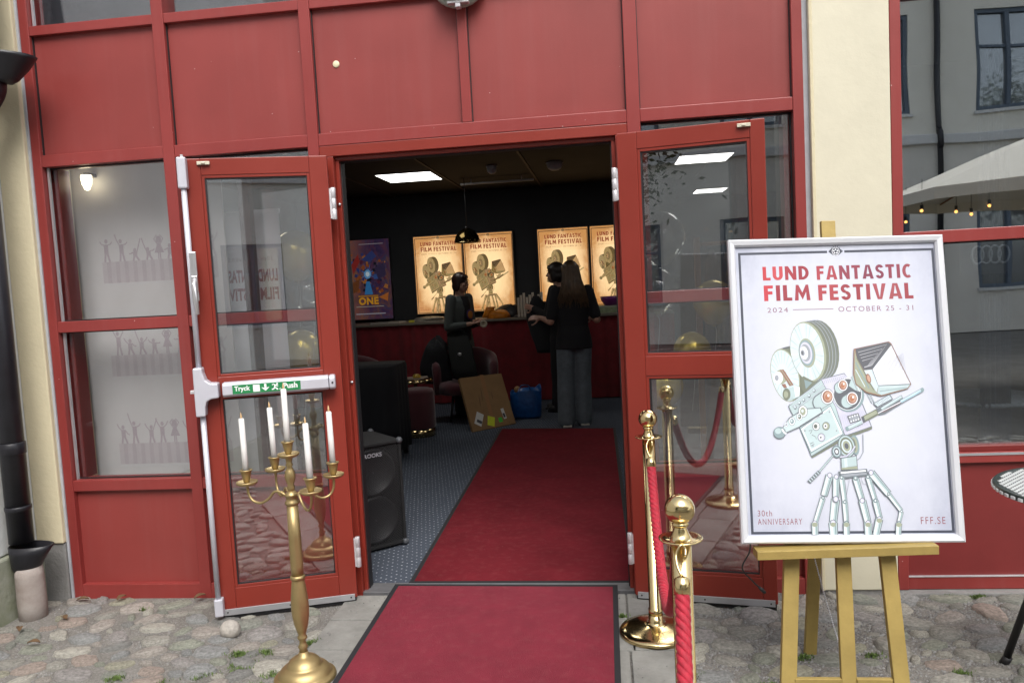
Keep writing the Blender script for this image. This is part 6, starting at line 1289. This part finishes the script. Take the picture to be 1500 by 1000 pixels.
for x in xs:
    if x > 17: break
    for z0, z1 in ((.9,2.55),(4.40,6.33)):
        wf = MB().box(x,x+.08,-D-.14,-D-.04,z0,z1).box(x+1.14,x+1.22,-D-.14,-D-.04,z0,z1).box(x+.08,x+1.14,-D-.14,-D-.04,z0,z0+.08).box(x+.08,x+1.14,-D-.14,-D-.04,z1-.08,z1).box(x+.57,x+.65,-D-.14,-D-.03,z0+.08,z1-.08).box(x+.08,x+.57,-D-.13,-D-.06,z0+(z1-z0)*.62,z0+(z1-z0)*.62+.05).box(x+.65,x+1.14,-D-.13,-D-.06,z0+(z1-z0)*.62,z0+(z1-z0)*.62+.05)
        wo_ = part('window', wf, BGF, t); part('pane', MB().box(x+.08,x+1.14,-D-.12,-D-.11,z0+.08,z1-.08), DG, wo_); part('sill', MB().box(x-.04,x+1.26,-D-.1,-D+.06,z0-.06,z0-.001), MATS['white_band'], wo_)
for x in (6.75,-5.6): solo('rainwater_pipe', MB().tube([(x,-D+.08,0),(x,-D+.08,8.6)], .055, 12).tube([(x,-D+.08,3.68),(x,-D+.14,3.74),(x,-D+.14,4.02),(x,-D+.08,4.08)], .057, 12), BLK, 'dark rainwater pipe on the opposite house beside its tall windows', 'pipe', group='pipes on the opposite house', loc=(x,-D+.08,0))
# parasol with bulbs
t = thing('parasol', 'large pale parasol with hanging bulbs standing in the courtyard', 'parasol', (5.3,-5.4,0)); cxp, cyp = 5.3, -5.4
m = MB(); n = 8; rings = []
for r_, z in ((2.15,2.10),(2.15,2.22),(1.1,2.62),(.06,2.98)): rings.append([(cxp+r_*math.cos(2*math.pi*i/n+.39), cyp+r_*math.sin(2*math.pi*i/n+.39), z) for i in range(n)])
m.loft(rings, caps=False); m.sm = [False]*len(m.sm); part('canopy', m, mat('parasol_canvas', (.66,.62,.53), .9), t); part('pole', MB().tube([(cxp,cyp,GZ),(cxp,cyp,2.98)], .03, 14), ALU, t); part('foot', MB().box(cxp-.4,cxp+.4,cyp-.4,cyp+.4,GZ-.002,.06), CONC, t)
for k in range(8): a_ = 2*math.pi*k/8+.39; part('rib', MB().tube([(cxp+.05*math.cos(a_),cyp+.05*math.sin(a_),2.95),(cxp+2.1*math.cos(a_),cyp+2.1*math.sin(a_),2.21)], .012, 6), WD, t)
BULB = emat('glowing_bulb', (1.0,.42,.10), 3.0)
for k, (x, y) in enumerate(((3.37,-5.0),(3.75,-5.1),(3.95,-5.2),(4.0,-4.9),(4.4,-5.0),(3.55,-5.9))):
    z = 2.02-.03*(k % 3); b = thing('hanging_bulb', 'small glowing amber bulb in a wire cage below the parasol', 'bulb', (x,y,z), 0, 'bulbs under the parasol'); part('glass', MB().ball((x,y,z),.016,12,8), BULB, b); part('socket', MB().lathe([(0,z+.02),(.016,z+.02),(.016,z+.06),(0,z+.06)], 10, Matrix.Translation((x,y,0))), BLACK, b); part('flex', MB().tube([(x,y,z+.06),(x,y,2.35)], .003, 5), BLACK, b); part('cage', MB().lathe([(.018,z+.05),(.06,z-.05),(.061,z-.052)], 8, Matrix.Translation((x,y,0))), mat('wire_shade', (.05,.04,.03), .5), b) if False else None
# tree
def tree(x, y, h, r, seed, lab):
    t = thing('tree', lab, 'tree', (x,y,GZ)); q = random.Random(seed); m = MB(); m.tube(smoothpath([(x,y,GZ-.05),(x+.08,y,h*.25),(x-.05,y+.05,h*.5),(x,y,h*.75)],5), [.20*(1-i/17) + .04 for i in range(16)], 12)
    tips = []
    for k in range(16):
        a_ = q.uniform(0,6.28); z = h*q.uniform(.35,.72); L_ = r*q.uniform(.55,.95); e = Vector((x+L_*math.cos(a_), y+L_*math.sin(a_), z+L_*q.uniform(.3,.9))); m.tube(smoothpath([(x,y,z),((x+e.x)/2,(y+e.y)/2,z+(e.z-z)*.35),e],4), [.07*(1-i/10)+.012 for i in range(9)], 7); tips += [e, Vector((x,y,z)).lerp(e,.65)]
    part('trunk', m, mat('bark', (.09,.07,.05), .9, bump=.6, bscale=20), t)
    m = MB()
    for _ in range(9000):
        c_ = q.choice(tips); p = c_+Vector((q.gauss(0,.42),q.gauss(0,.42),q.gauss(0,.36))); s_ = q.uniform(.04,.085); a_ = Vector((q.uniform(-1,1),q.uniform(-1,1),q.uniform(-.6,.6))).normalized(); b_ = a_.orthogonal().normalized()
        m.add([p-a_*s_, p+b_*s_*.55, p+a_*s_, p-b_*s_*.55], [(0,1,2,3)])
    part('crown', m, mat('leaf_green', (.055,.085,.025), .6, var=.5, vscale=2), t)
tree(-4.6,-9.5,5.6,2.1,4,'leafy green tree in the courtyard before the opposite house'); tree(11.0,-9.0,6.4,2.4,9,'tall leafy tree beyond the parasol in the courtyard')
